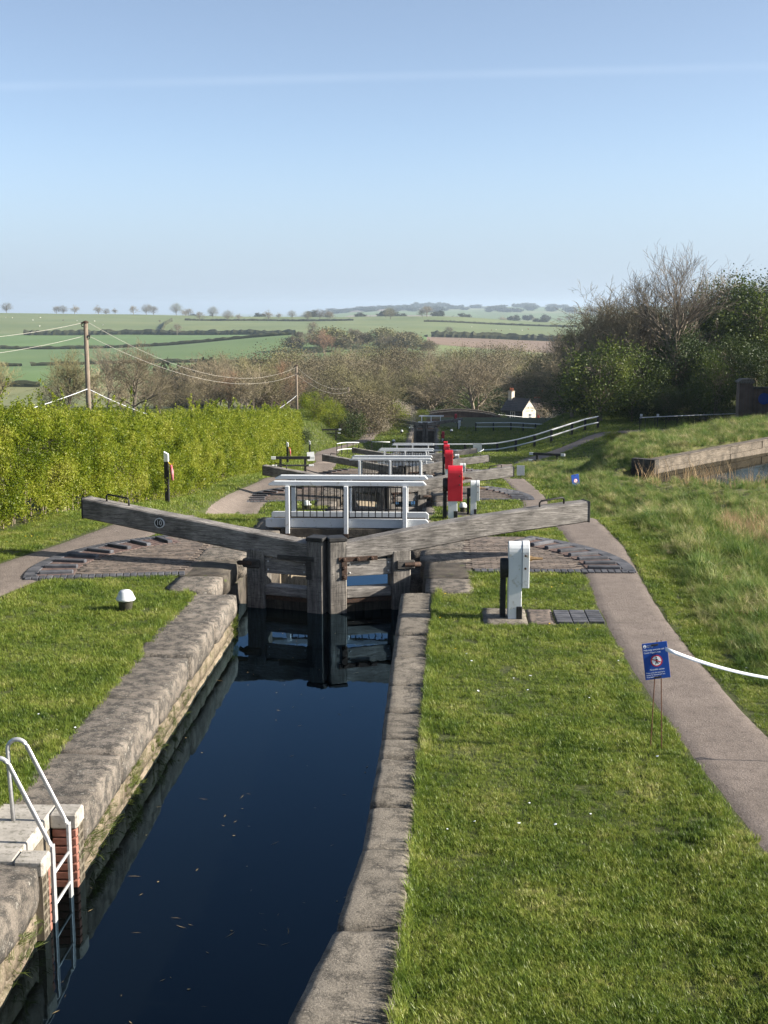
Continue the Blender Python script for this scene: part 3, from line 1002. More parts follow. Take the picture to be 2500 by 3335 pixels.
GLAB = {-1: ['shaded tarred lock gate with oval number 10 plate on its beam', 'shaded lock gate with oval number 11 plate, behind the nearest white bridge',
             'shaded lock gate third down the flight, behind the second white bridge', 'shaded lock gate fourth down the flight, before the dark chamber'],
        1: ['sunlit grey oak lock gate with bowed beam beside the white paddle post', 'sunlit grey lock gate behind the first red paddle post',
            'sunlit grey lock gate third down the flight, behind the second red post', 'sunlit grey lock gate fourth down the flight, below the long fence']}
MT['oak_shade'] = MT['oak']
for side in (-1, 1):
    g = make_gate(side)
    gates = [g] + [copy_tree(g, loc=(-1.85, 20.35 + 22.5 * i, LEV[i])) for i in range(1, 4)]
    gates.append(copy_tree(g, loc=(-1.85, 149.6, -9.7), skip=('bolt', 'bolt_head')))
    for i, q in enumerate(gates):
        q['label'] = GLAB[side][i] if i < 4 else ('dark lock gate with raised beam at the far end of the lowest chamber' if side < 0 else 'far pale-beamed lock gate in front of the brick humped bridge')
    if side < 0:
        for i, num in ((0, '10'), (1, '11')):
            t_ = (3.05 - 0.29) / (4.62 - 0.29)
            zc = 0.50 + 0.5 * t_ - 0.155
            pl = MB()
            rim, dsc = [], []
            for q in range(28):
                a = 2 * math.pi * q / 28
                rim.append((3.05 + 0.098 * math.cos(a), zc + 0.088 * math.sin(a)))
                dsc.append((3.05 + 0.080 * math.cos(a), zc + 0.070 * math.sin(a)))
            pr = MB().prism(rim, 'y', 0.148, 0.166).build('number_plate', 'white', gates[i])
            dk = MB().prism(dsc, 'y', 0.150, 0.1685).build('plate_face', 'black', pr)
            tm = text_mesh(num, 0.125, 0.9, 0.001)
            tm.materials.append(MT['white'])
            tx = link('lettering', tm, pr)
            tx['kind'] = 'stuff'
            tx.matrix_local = Matrix(((-1, 0, 0, 3.05), (0, 0, 1, 0.1715), (0, 1, 0, zc), (0, 0, 0, 1)))

# ------------------------------------------------------------------ white footbridges
def make_bridge():
    b = thing('footbridge', 'x', 'footbridge', (-1.83, 24.4, 0), 0, 'white lock footbridges')
    for q, y in enumerate((0.0, 0.88)):
        s = -1 if q == 0 else 1
        prof = [(-1.50, 0.88), (1.44, 0.88), (1.56, 0.90), (1.50, 0.965), (-1.40, 0.965), (-1.52, 0.90)]
        if q: prof = [(x + 0.02, z) for x, z in prof]
        MB().prism(prof, 'y', y - 0.065, y + 0.065).build('handrail', 'white', b, 0.006)
        pts = [(-1.58, 0.075), (-1.54, 0.05), (1.54, 0.05), (1.6, 0.09), (1.6, 0.18), (1.55, 0.225), (-1.55, 0.225), (-1.58, 0.2)]
        eb = MB().prism(pts, 'y', y - 0.03, y + 0.03).build('edge_board', 'white', b, 0.006)
        for px_ in (-1.14, 0.0, 1.14):
            MB().prism([(s * 0.10, -0.10), (s * 0.03, -0.10), (s * 0.031, 0.06), (0.045 * s - 0.0, 0.88), (-0.045 * s, 0.88), (-0.045 * s, 0.06), (s * 0.03, 0.055)][:5] + [(s * -0.0, 0.3)][:0] + [(-0.035 * s, 0.88), (-0.035 * s, 0.23), (s * 0.031, 0.10)], 'x', px_ - 0.045, px_ + 0.045)
            po = MB().box(px_ - 0.042, px_ + 0.042, y + s * 0.075 - 0.045, y + s * 0.075 + 0.045, -0.06, 0.878).build('post', 'white', b, 0.008)
            MB().box(px_ - 0.048, px_ + 0.048, y + s * 0.075 - 0.05, y + s * 0.075 + 0.05, -0.14, -0.062).build('post_shoe', 'iron', po, 0.004)
        for (xa, xb) in ((-1.09, -0.05), (0.05, 1.09)):
            yy = y + s * 0.05
            fr = MB().box(xa, xb, yy - 0.008, yy + 0.008, 0.25, 0.272).box(xa, xb, yy - 0.008, yy + 0.008, 0.845, 0.867).box(xa, xa + 0.02, yy - 0.0082, yy + 0.0082, 0.272, 0.845).box(xb - 0.02, xb, yy - 0.0082, yy + 0.0082, 0.272, 0.845)
            fo = fr.build('panel_frame', 'black', b)
            bar = MB().tube([(0, 0, 0.27), (0, 0, 0.847)], 0.0095, 6, False).mesh('bar', 'black')
            for j in range(1, 8):
                link('bar', bar, fo, (xa + (xb - xa) * j / 8, yy, 0))
    for j in range(6):
        y0 = -0.02 + 0.15 * j
        MB().box(-1.53, 1.53, y0 + 0.035, y0 + 0.175, 0.075, 0.115).build('deck_plank', 'oak_dark', b, 0.004)
    MB().box(-1.28, 1.28, -0.10, 0.06, -0.13, 0.045).build('support_beam', 'stone_dark', b, 0.01)
    MB().box(-1.28, 1.28, 0.82, 0.98, -0.13, 0.045).build('support_beam', 'stone_dark', b, 0.01)
    return b


br = make_bridge()
BL = ['nearest white footbridge with black bar panels behind gate number 10', 'second white footbridge down the flight, behind gate number 11', 'third white footbridge down the flight',
      'fourth white footbridge down the flight, joined to the long fence', 'far white footbridge in front of the brick humped bridge']
br['label'] = BL[0]
for i, loc in enumerate(((-1.88, 46.9, LEV[1]), (-1.95, 69.4, LEV[2]), (-2.05, 91.9, LEV[3]), (-1.2, 155, -9.75))):
    copy_tree(br, loc=loc, label=BL[i + 1])

# ------------------------------------------------------------------ paddle gear
def make_gear(col):
    g = thing('paddle_gear', 'x', 'paddle gear', (0, 0, 0), 0, '%s paddle posts' % col)
    prof = [(0, 0)]
    w_, h_ = 0.185, 1.10
    # front post with rounded shoulders (profile seen from the side, swept across)
    pr = [(-0.13, 0.0), (0.13, 0.0)]
    for q in range(9):
        a = math.pi * q / 8
        pr.append((0.13 * math.cos(a), h_ - 0.13 + 0.13 * math.sin(a)))
    MB().prism(pr, 'x', 0.0, w_).build('post', 'white', g, 0.006)
    zc = 0.46 if col == 'white' else 0.40
    pr2 = [(-0.14, zc), (0.14, zc)]
    for q in range(9):
        a = math.pi * q / 8
        pr2.append((0.14 * math.cos(a), h_ + 0.008 - 0.14 + 0.14 * math.sin(a)))
    if col == 'white':
        MB().prism(pr2, 'x', w_ + 0.003, w_ + 0.10).build('gear_cover', 'white', g, 0.006)
    else:
        pr3 = [(a * 1.06, b + (0.012 if b > 0.5 else 0)) for a, b in pr2]
        MB().prism(pr3, 'x', -0.012, w_ + 0.102).build('gear_cover', 'red', g, 0.008)
    MB().box(0.115, w_ + 0.012, -0.145, 0.145, -0.02, 0.20).build('foot_block', 'black', g, 0.008)
    rk = MB().box(-0.10, -0.03, -0.03, 0.03, -0.1, 0.74)
    for q in range(24):
        rk.box(-0.112, -0.10, -0.028, 0.028, 0.02 + q * 0.028, 0.034 + q * 0.028)
    rk.build('rack', 'black', g)
    hb_ = MB().lathe([(0.04, -0.06), (0.12, -0.055), (0.125, 0.0), (0.12, 0.055), (0.04, 0.06)], 16).build('gear_housing', 'black', g, 0.005)
    hb_.matrix_local = Matrix.Translation((-0.055, 0, 0.72)) @ Matrix.Rotation(math.pi / 2, 4, 'Y') @ Matrix.Scale(1.15, 4, (1, 0, 0))
    xe = w_ + 0.10
    MB().tube([(xe - 0.02, -0.02, 0.86), (xe + 0.045, -0.02, 0.86)], 0.038, 10).build('spindle_boss', 'brass', g)
    MB().tube([(xe + 0.04, -0.02, 0.86), (xe + 0.19, -0.02, 0.858)], [0.026, 0.014], 4).build('spindle', 'brass' if col == 'white' else 'iron', g)
    for bz in (0.92, 0.74):
        MB().lathe([(0.017, 0), (0.015, 0.01), (0.007, 0.014)], 8).build('bolt', 'iron', g).matrix_local = Matrix.Translation((w_ + 0.045, -0.148, bz)) @ Matrix.Rotation(math.pi / 2, 4, 'X')
    return g


gw, gr = make_gear('white'), make_gear('red')
WL = ['white paddle post standing in the near lawn by the lock', 'white paddle post beside the small bollard, behind the first red post', 'white paddle post behind the second red post',
      'small white paddle post fourth down the flight']
RL = ['nearest red-covered paddle post beside the first white bridge', 'second red-covered paddle post down the flight', 'third red-covered paddle post down the flight', 'fourth small red-covered paddle post before the dark chamber']
for i in range(4):
    a = gw if i == 0 else copy_tree(gw)
    a.location = (0.95, 17.4 + 22.5 * i, gz(0.95, 17.4 + 22.5 * i))
    a['label'] = WL[i]
    a = gr if i == 0 else copy_tree(gr)
    yy = 25.75 + 22.6 * i
    a.location = (0.16 + 0.02 * i, yy, gz(0.16, yy))
    a['label'] = RL[i]
p = at(1433, 1440, 124)
copy_tree(gr, loc=(0.1, 133, gz(0.1, 133)), label='lone red paddle post on the shaded lawn by the dark chamber')
copy_tree(gw, loc=(2.0, 147.0, gz(2.0, 147)), label='white paddle post on the shaded lawn by the farthest gates')
copy_tree(gr, loc=(1.7, 156.5, gz(1.7, 156.5)), label='red paddle post right in front of the brick humped bridge')

# concrete pad with blue bricks round the near white post
pad = thing('paddle_pad', 'concrete pad with a patch of blue bricks under the near white paddle post', 'paving', (0, 0, 0))
stone('slab', 'stone_r', pad, 0.60, 1.22, 17.02, 17.92, -0.1, 0.022, rnd=0.02, amp=0.006, cell=0.12, seed=5)
stone('slab', 'paver', pad, 1.225, 1.6, 17.05, 17.93, -0.1, 0.014, rnd=0.02, amp=0.012, cell=0.06, seed=6)
bb = MB().box(-0.105, 0.105, -0.05, 0.05, -0.03, 0.03).mesh('brick', 'blue_brick', 0.006)
for r_ in range(3):
    for c_ in range(3):
        link('brick', bb, pad, (1.72 + 0.222 * c_ - 0.0, 17.12 + 0.235 * r_ + 0.02 * c_, 0.012), 0.04 if (r_ + c_) % 2 else -0.03)
        link('brick', bb, pad, (1.72 + 0.222 * c_, 17.12 + 0.115 + 0.235 * r_ + 0.02 * c_, 0.012), -0.02)
pads2 = thing('paddle_pad', 'strip of blue bricks and stone beside the second white paddle post', 'paving', (0, 0, LEV[1]))
stone('slab', 'stone_dark', pads2, 0.1, 0.95, 39.0, 40.4, -0.1, 0.02, rnd=0.02, amp=0.006, cell=0.2, seed=5)
for r_ in range(3):
    for c_ in range(6):
        link('brick', bb, pads2, (1.1 + 0.222 * c_, 39.5 + 0.118 * r_, 0.012), 0)

# ------------------------------------------------------------------ bollards
def make_bollard():
    b = thing('mooring_bollard', 'x', 'bollard', (0, 0, 0), 0, 'white capped bollards')
    MB().lathe([(0.075, -0.06), (0.072, 0.0), (0.075, 0.02), (0.092, 0.125), (0.094, 0.14)], 20).build('stem', noisy_once(), b, smooth=True)
    MB().lathe([(0.112, 0.138), (0.122, 0.15), (0.118, 0.168), (0.10, 0.20), (0.085, 0.24), (0.06, 0.265), (0.0, 0.27)], 20).build('cap', 'white', b, smooth=True)
    return b


def noisy_once():
    if 'boll' not in MT:
        MT['boll'] = noisy('mossy black iron', (0.025, 0.024, 0.018), (0.06, 0.058, 0.035), 9, 0.7, 0.3, 0.004)
    return MT['boll']


bo = make_bollard()
BO = [((-4.49, 17.58), 'white domed bollard on the lawn beside the sandstone coping'), ((0.73, 40.4), 'white capped bollard between the first red post and second white post'),
      ((-4.32, 40.6), 'white capped bollard seen through the bars of the nearest bridge'), ((0.9, 85.5), 'small white capped bollard under the long fence near the barrier tape'),
      ((-4.4, 86), 'small white bollard beside the fourth lock on the towpath side'), ((-4.5, 63), 'small white bollard beside the third lock on the towpath side'),
      ((-4.9, 131.5), 'black and white bollard with mooring line by the dark chamber'), ((-4.4, 142.5), 'tiny white bollard on the shaded lawn by the farthest gates'), ((1.2, 143.5), 'black and white bollard beside the farthest white paddle post'),
      ((0.4, 108), 'white bollard cap just behind the third red post')]
for i, ((x, y), lab) in enumerate(BO):
    o = bo if i == 0 else copy_tree(bo)
    o.location = (x, y, gz(x, y))
    o['label'] = lab
    o.scale = (1.15,) * 3 if i < 6 else (1.5,) * 3

# ------------------------------------------------------------------ brick quadrants where the beams swing
def make_quadrant(side):
    q = thing('brick_quadrant', 'x', 'paving', (0, 0, 0), 0, 'brick quadrants under the balance beams')
    if side < 0:
        cx, cy, a0, a1, Ro = -3.28, 20.55, R(123), R(196), 3.50
        fx0, fx1, fya, fyb = -6.62, -4.14, 19.50, 20.0
    else:
        cx, cy, a0, a1, Ro = -0.45, 20.75, R(54), R(-4), 3.66
        fx0, fx1, fya, fyb = 0.56, 3.18, 20.42, 20.46
    Ri = Ro - 0.80
    # bed
    n = 26
    bed = MB()
    arc = [(cx + (Ro - 0.02) * math.cos(a0 + (a1 - a0) * i / n), cy + (Ro - 0.02) * math.sin(a0 + (a1 - a0) * i / n)) for i in range(n + 1)]
    innerx = -4.1 if side < 0 else 0.4
    if side < 0:
        poly = [(innerx, arc[0][1] + 0.25), ] + arc + [(fx0 + 0.05, fya), (fx1, fyb), (innerx, fyb)]
    else:
        poly = [(innerx, fyb), (fx1 - 0.05, fya)] + arc[::-1] + [(innerx, arc[0][1])]
    bed.prism(poly, 'z', -0.12, 0.022)
    bed.build('mortar_bed', 'paver', q)
    # field pavers, joined
    fld = MB()
    r_ = 0
    y = min(fya, fyb) - 0.1
    while y < cy + Ri:
        x = -7.2 if side < 0 else 0.0
        x += 0.112 * (r_ % 2)
        while x < (-3.9 if side < 0 else 4):
            xc, yc = x + 0.107, y + 0.048
            fy = np.interp(xc, [fx0, fx1], [fya, fyb]) + 0.22
            d = math.hypot(xc - cx, yc - cy)
            if yc > fy and d < Ri - 0.06 and (xc < innerx - 0.1 if side < 0 else xc > innerx + 0.1):
                h = 0.034 + 0.004 * math.sin(x * 31 + y * 17)
                fld.box(x + 0.004, x + 0.211, y + 0.004, y + 0.093, 0.0, h)
            x += 0.215
        y += 0.097
        r_ += 1
    if True:
        fo = fld.build('paver', 'paver', q)
        fo['kind'] = 'stuff'
    # band between the arcs: bricks laid round, joined
    band = MB()
    na = int(abs(a1 - a0) * (Ro - 0.3) / 0.105)
    for j in range(na):
        aa = a0 + (a1 - a0) * (j + 0.5) / na
        for rr in (Ri + 0.11, Ri + 0.325, Ri + 0.54):
            if math.sin(aa) * rr + cy < np.interp(cx + rr * math.cos(aa), [fx0, fx1], [fya, fyb]) + 0.1: continue
            c_, s_ = math.cos(aa), math.sin(aa)
            b0 = len(band.v)
            hw, hl = 0.045 * rr / (Ro - 0.3), 0.102
            for zz in (0.0, 0.035):
                for (dr, dt) in ((-hl, -hw), (hl, -hw), (hl, hw), (-hl, hw)):
                    band.v.append((cx + (rr + dr) * c_ - dt * s_, cy + (rr + dr) * s_ + dt * c_, zz))
            band.f += [(b0 + 4, b0 + 5, b0 + 6, b0 + 7)] + [(b0 + i, b0 + (i + 1) % 4, b0 + 4 + (i + 1) % 4, b0 + 4 + i) for i in range(4)]
    bo_ = band.build('band_paver', 'tread', q)
    bo_['kind'] = 'stuff'
    # raised grips
    tm_ = MB().box(-0.27, 0.27, -0.055, 0.055, 0.0, 0.085).mesh('grip_brick', 'blue_brick', 0.014)
    nt = 8
    for j in range(nt):
        aa = a0 + (a1 - a0) * (j + 0.5) / nt
        link('grip_brick', tm_, q, (cx + (Ri + 0.30) * math.cos(aa), cy + (Ri + 0.30) * math.sin(aa), 0), aa)
    # blue edge bricks
    eb = MB().box(-0.105, 0.105, -0.049, 0.049, -0.06, 0.045).mesh('edge_brick', 'blue_brick', 0.008)
    ne = int(abs(a1 - a0) * (Ro - 0.07) / 0.106)
    for j in range(ne):
        aa = a0 + (a1 - a0) * (j + 0.5) / ne
        link('edge_brick', eb, q, (cx + (Ro - 0.10) * math.cos(aa), cy + (Ro - 0.10) * math.sin(aa), 0), aa)
    nf = int((fx1 - fx0) / 0.107)
    for j in range(nf):
        t = (j + 0.5) / nf
        link('edge_brick', eb, q, (fx0 + (fx1 - fx0) * t, fya + (fyb - fya) * t + 0.09, 0.0), math.pi / 2 + math.atan2(fyb - fya, fx1 - fx0))
    return q


for side in (-1, 1):
    q = make_quadrant(side)
    nm_ = ('on the towpath side' if side < 0 else 'beside the white paddle post')
    q['label'] = 'brick quadrant with raised grips under the near beam ' + nm_
    copy_tree(q, loc=(0, 22.5, LEV[1]), label='brick quadrant under the second gate beam ' + ('on the towpath side' if side < 0 else 'behind the first red post'))
    for i in (2, 3):
        copy_tree(q, loc=(0, 22.5 * i, LEV[i]), skip=('edge_brick',), label='brick quadrant under the %s gate beam %s' % (('third', 'fourth')[i - 2], 'on the towpath side' if side < 0 else 'on the sunlit side'))

# ------------------------------------------------------------------ scatter: grass, leaves (instanced inside one object)
def scatter_group():
    ng = bpy.data.node_groups.new('scatter', 'GeometryNodeTree')
    ng.interface.new_socket('Geometry', in_out='INPUT', socket_type='NodeSocketGeometry')
    ng.interface.new_socket('Geometry', in_out='OUTPUT', socket_type='NodeSocketGeometry')
    N, L = ng.nodes, ng.links
    gi, go, jn = N.new('NodeGroupInput'), N.new('NodeGroupOutput'), N.new('GeometryNodeJoinGeometry')

    def attr(name, typ):
        a = N.new('GeometryNodeInputNamedAttribute')
        a.data_type = typ
        a.inputs['Name'].default_value = name
        return a.outputs['Attribute']
    rot, scl = attr('rot', 'FLOAT_VECTOR'), attr('scl', 'FLOAT')
    for k_ in range(3):
        sep = N.new('GeometryNodeSeparateGeometry')
        sep.domain = 'POINT'
        L.new(gi.outputs[0], sep.inputs['Geometry'])
        L.new(attr('t%d' % k_, 'BOOLEAN'), sep.inputs['Selection'])
        ip = N.new('GeometryNodeInstanceOnPoints')
        L.new(gi.outputs[0], ip.inputs['Points'])
        L.new(attr('p%d' % k_, 'BOOLEAN'), ip.inputs['Selection'])
        L.new(sep.outputs['Selection'], ip.inputs['Instance'])
        L.new(rot, ip.inputs['Rotation'])
        L.new(scl, ip.inputs['Scale'])
        L.new(ip.outputs[0], jn.inputs[0])
    L.new(jn.outputs[0], go.inputs[0])
    return ng


SCATTER = scatter_group()


def scatter(name, pts, scl, rot, tufts, mat, parent=None):
    """tufts: three (verts, faces) shapes; one of them stands at every point"""
    n = len(pts)
    V = [np.asarray(pts, float)]
    F = []
    tid = [np.full(n, -1)]
    off = n
    for k_, (tv, tf) in enumerate(tufts):
        V.append(np.asarray(tv, float))
        F += [tuple(i + off for i in f) for f in tf]
        tid.append(np.full(len(tv), k_))
        off += len(tv)
    V, tid = np.concatenate(V), np.concatenate(tid)
    me = bpy.data.meshes.new(name)
    me.from_pydata(V.tolist(), [], F)
    m = len(V)
    pick = np.full(m, -1)
    pick[:n] = rng.integers(0, 3, n)
    for k_ in range(3):
        a = me.attributes.new('t%d' % k_, 'BOOLEAN', 'POINT')
        a.data.foreach_set('value', tid == k_)
        a = me.attributes.new('p%d' % k_, 'BOOLEAN', 'POINT')
        a.data.foreach_set('value', pick == k_)
    a = me.attributes.new('scl', 'FLOAT', 'POINT')
    z = np.ones(m); z[:n] = scl
    a.data.foreach_set('value', z)
    a = me.attributes.new('rot', 'FLOAT_VECTOR', 'POINT')
    r = np.zeros((m, 3)); r[:n] = rot
    a.data.foreach_set('vector', r.ravel())
    me.materials.append(MT[mat] if isinstance(mat, str) else mat)
    o = link(name, me, parent)
    md = o.modifiers.new('scatter', 'NODES')
    md.node_group = SCATTER
    return o


def tuft(nb, rad, h0, h1, wid, lean, seed, seg=2):
    g = np.random.default_rng(seed)
    v, f = [], []
    for _ in range(nb):
        a, r = g.uniform(0, 2 * math.pi), rad * math.sqrt(g.uniform())
        bx_, by_ = r * math.cos(a), r * math.sin(a)
        h = g.uniform(h0, h1)
        d = g.uniform(0, 2 * math.pi)
        ln = g.uniform(0.2, 1.0) * lean * h
        wx, wy = math.cos(d + 1.57) * wid * g.uniform(0.7, 1.2) / 2, math.sin(d + 1.57) * wid / 2
        b = len(v)
        for t, wv in ((0, 1.0), (0.55, 0.8), (1.0, 0.0)):
            cx_, cy_ = bx_ + math.cos(d) * ln * t * t, by_ + math.sin(d) * ln * t * t
            cz = h * (t - 0.12 * t * t * (ln / max(h, 1e-3)))
            if wv:
                v += [(cx_ - wx * wv, cy_ - wy * wv, cz), (cx_ + wx * wv, cy_ + wy * wv, cz)]
            else:
                v.append((cx_, cy_, cz))
        f += [(b, b + 1, b + 3, b + 2), (b + 2, b + 3, b + 4)]
    return v, f


def spray(nl, rad, l0, l1, seed, flat=0.7):
    g = np.random.default_rng(seed)
    v, f = [], []
    for _ in range(nl):
        c = g.normal(0, 1, 3)
        c = c / np.linalg.norm(c) * rad * g.uniform(0.1, 1.0)
        d = g.normal(0, 1, 3); d /= np.linalg.norm(d)
        e = np.cross(d, g.normal(0, 1, 3)); e /= np.linalg.norm(e)
        ln = g.uniform(l0, l1)
        b = len(v)
        v += [tuple(c - d * ln / 2), tuple(c + e * ln * 0.32), tuple(c + d * ln / 2), tuple(c - e * ln * 0.32)]
        f.append((b, b + 1, b + 2, b + 3))
    return v, f


def in_quadrant(x, y):
    m = np.zeros(len(x), bool)
    for i in range(4):
        yy = y - 22.5 * i
        m |= (np.hypot(x + 3.28, yy - 20.55) < 3.48) & (yy > np.interp(x, [-6.62, -4.14], [19.5, 20.0])) & (x < -3.7) & (yy < 23.6)
        m |= (np.hypot(x + 0.45, yy - 20.75) < 3.64) & (yy > 20.42) & (x > 0) & (yy < 23.9)
    return m


def blocked(x, y):
    """where no lawn grows: water, walls, paths, paving"""
    m = (x > -3.72) & (x < -0.17) & (y < 165)
    m |= (x < np.interp(y, OU_Y, OU_X)) & (x > -3.72) & (y < 19.1)
    a, b = np.interp(y, rpl[:, 1], rpl[:, 0]), np.interp(y, rpr[:, 1], rpr[:, 0])
    e = 0.05 * vnoise(x, y, 5.0, 3)
    m |= (x > a + 0.04 + e) & (x < b - 0.04 + e) & (y < 107) & (y > 0)
    a, b = np.interp(y, lpl[:, 1], lpl[:, 0]), np.interp(y, lpr[:, 1], lpr[:, 0])
    m |= (x > a + 0.04 + e) & (x < b - 0.04 + e)
    m |= in_quadrant(x, y)
    for i in range(4):
        yy = y - 22.5 * i
        m |= (x > -4.25) & (x < -3.3) & (yy > 18.85) & (yy < 19.98)
        m |= (x > -4.15) & (x < 0.48) & (yy > 18.85) & (yy < 24.3) & (x > -4.1)
    m |= (x > 0.58) & (x < 2.35) & (y > 17.0) & (y < 17.95) & ((x < 1.6) | (y < 17.8))
    m |= (x > 0.08) & (x < 2.4) & (y > 39.0) & (y < 40.4) & ((x < 0.97) | (y < 39.85))
    m |= (x > -3.96) & (x < -3.0) & (y > 9.25) & (y < 10.45)
    return m


def in_view(x, y, pad=1.5):
    return (x > -0.352 * y - pad) & (x < 0.262 * y + pad)


def field(y0, y1, dens, test, pad=1.5):
    """random points with a density (per square metre) that falls off with distance"""
    ys, xs_ = [], []
    y = y0
    while y < y1:
        st = 0.5 if y < 40 else 2.0
        d = dens(y)
        wx = (0.614 * y + 1.5 + pad)
        n = rng.poisson(d * wx * st)
        xs_.append(rng.uniform(-0.352 * y - 1.5, 0.262 * y + pad, n))
        ys.append(rng.uniform(y, y + st, n))
        y += st
    x, y = np.concatenate(xs_), np.concatenate(ys)
    keep = test(x, y)
    return x[keep], y[keep]


def stand(x, y, tilt=0.15):
    n = len(x)
    p = np.stack([x, y, ground(x, y) - 0.004], -1)
    rot = np.stack([rng.normal(0, tilt, n), rng.normal(0, tilt, n), rng.uniform(0, 6.28, n)], -1)
    return p, rot


LAWN = [tuft(13, 0.045, 0.02, 0.05, 0.0042, 0.9, s) for s in (1, 2, 3)]
HX = [-11.2, -9.6, -8.75, -8.2, -7.95, -7.95, -8.1, -8.5, -9.0, -9.7, -10.4]
HY = [6, 14, 22, 25, 29, 36, 45, 58, 68, 80, 93]


def hedge_x(y):
    return np.interp(y, HY, HX)


def lawn_test(x, y):
    lx = hedge_x(y)
    clump = vnoise(x, y, 1.9, 7) + vnoise(x, y, 4.3, 2)
    return ~blocked(x, y) & ((x < 4.6 + 0.3 * vnoise(x, y, 1.3, 2)) | (y > 72)) & ((x > lx) | (y > 93)) & (clump > -1.12)


x, y = field(5.5, 26.5, lambda v: 1250 * (9 / max(v, 7)) ** 1.15, lawn_test)
p, rot = stand(x, y)
g_ = scatter('grass', p, rng.uniform(0.75, 1.25, len(x)) * (1 + (y - 9) / 45) * (1 + 0.35 * np.clip(vnoise(x, y, 0.9, 5), -0.6, 1)) * (1 + 0.4 * vnoise(x, y, 6.5, 11)), rot, LAWN, 'grass')
tag(g_, 'short mown lawn grass beside the nearest lock', 'grass', kind='stuff')
LAWN2 = [tuft(10, 0.09, 0.03, 0.065, 0.012, 0.9, s) for s in (4, 5, 6)]
x, y = field(26.5, 150, lambda v: 1150 * (9 / v) ** 1.75, lambda x, y: lawn_test(x, y) & ((x < 5) | (y > 74)) & (x < 22))
p, rot = stand(x, y)
g_ = scatter('grass', p, rng.uniform(0.8, 1.3, len(x)) * (1 + (y - 26) / 60), rot, LAWN2, 'grass')
tag(g_, 'mown grass beside the lower locks and the towpath', 'grass', kind='stuff')
# longer fringe along kerbs, walls and posts
x1 = np.concatenate([np.interp(q, OU_Y, OU_X) + rng.uniform(-0.01, 0.06, len(q)) for q in [rng.uniform(6, 19, 1500)]])
y1 = q = None
yy_ = rng.uniform(6, 19, 1600)
xx_ = np.interp(yy_, OU_Y, OU_X) + np.abs(rng.normal(0.0, 0.05, 1600))
yl_ = rng.uniform(7, 18.8, 1200)
xl_ = -3.80 - np.abs(rng.normal(0, 0.05, 1200))
x, y = np.concatenate([xx_, xl_]), np.concatenate([yy_, yl_])
p, rot = stand(x, y)
FR = [tuft(9, 0.03, 0.05, 0.12, 0.005, 0.9, s) for s in (7, 8, 9)]
g_ = scatter('grass', p, rng.uniform(0.5, 1.2, len(x)), rot, FR, 'grass')
tag(g_, 'longer grass fringe along the coping stones', 'grass', kind='stuff')

# rough bank
ROUGH = [tuft(40, 0.12, 0.10, 0.36, 0.009, 1.5, s) for s in (11, 12, 13)]


def rough_test(x, y):
    s = (x - WALL_A[0]) * POND_N[0] + (y - WALL_A[1]) * POND_N[1]
    b = np.interp(y, rpr[:, 1], rpr[:, 0])
    pond = (s > -0.05) & (y > 50.9) & (x > 7.7)
    return (x > b + 0.42 + 0.25 * vnoise(x, y, 1.1, 3)) & (x > 3.6) & ~pond


x, y = field(8, 76, lambda v: 85 * (20 / max(v, 14)) ** 0.75, lambda x, y: rough_test(x, y) & (vnoise(x, y, 3.1, 15) > -0.75), 6.0)
n_ = vnoise(x, y, 1.5, 8)
p, rot = stand(x, y, 0.25)
g_ = scatter('rough_grass', p, rng.uniform(0.5, 1.1, len(x)) * (1 + 0.6 * n_) * np.clip((x - 3.2) / 1.2, 0.35, 1.0) * np.where((y > 42) & (y < 53) & (x > 6.5), 0.6, 1.0), rot, ROUGH, 'grass_dry')
tag(g_, 'tussocky uncut grass on the bank beside the path and side pond', 'grass', kind='stuff')
STRAW = [tuft(16, 0.16, 0.25, 0.75, 0.009, 0.7, s) for s in (21, 22, 23)]
x, y = field(14, 66, lambda v: 18 * (20 / max(v, 14)) ** 0.4, lambda x, y: rough_test(x, y) & ((np.hypot((x - 7.4) / 1.9, (y - 27.5) / 5.5) < 1) | (vnoise(x, y, 0.8, 12) > 0.92)), 6.0)
p, rot = stand(x, y, 0.3)
g_ = scatter('dead_stalks', p, rng.uniform(0.4, 1.0, len(x)), rot, STRAW, 'straw')
tag(g_, 'pale dead reed and bramble stalks on the rough bank', 'dead stalks', kind='stuff')
x, y = field(45, 52, lambda v: 2, lambda x, y: rough_test(x, y) & (x > 7.5))
p, rot = stand(x, y, 0.2)
g_ = scatter('dead_stalks', p, rng.uniform(0.8, 1.7, len(x)), rot, [tuft(5, 0.15, 0.3, 0.75, 0.010, 0.5, s) for s in (31, 32, 33)], 'straw')
tag(g_, 'thin dry stalks along the near edge of the side pond', 'dead stalks', kind='stuff')

# little plants rooted in the lock wall, and flowers in the lawn
pts_, sc_ = [], []
for _ in range(260):
    yy = random.choice([10.6, 10.9, 11.3, 12.2, 12.4, 13.3, 13.5, 14.2, 15.0, 18.5, 18.6, 18.75, 8.7, 9.0]) + random.gauss(0, 0.12)
    pts_.append((-3.10 - random.uniform(0, 0.03), yy, random.choice([-0.37, -0.42, -0.5, -0.6]) + random.gauss(0, 0.03)))
    sc_.append(random.uniform(0.4, 1.1))
rot_ = np.stack([rng.normal(0, 0.4, 260), np.full(260, 0.9) + rng.normal(0, 0.4, 260), rng.uniform(-1, 1, 260)], -1)
g_ = scatter('wall_plants', pts_, sc_, rot_, FR, 'spring')
tag(g_, 'small weeds growing from joints of the sunlit lock wall', 'weeds', kind='stuff')
x, y = field(6.5, 24, lambda v: 1.6, lambda x, y: lawn_test(x, y) & (vnoise(x, y, 0.9, 21) > 0.1))
p, rot = stand(x, y)
p[:, 2] += 0.035
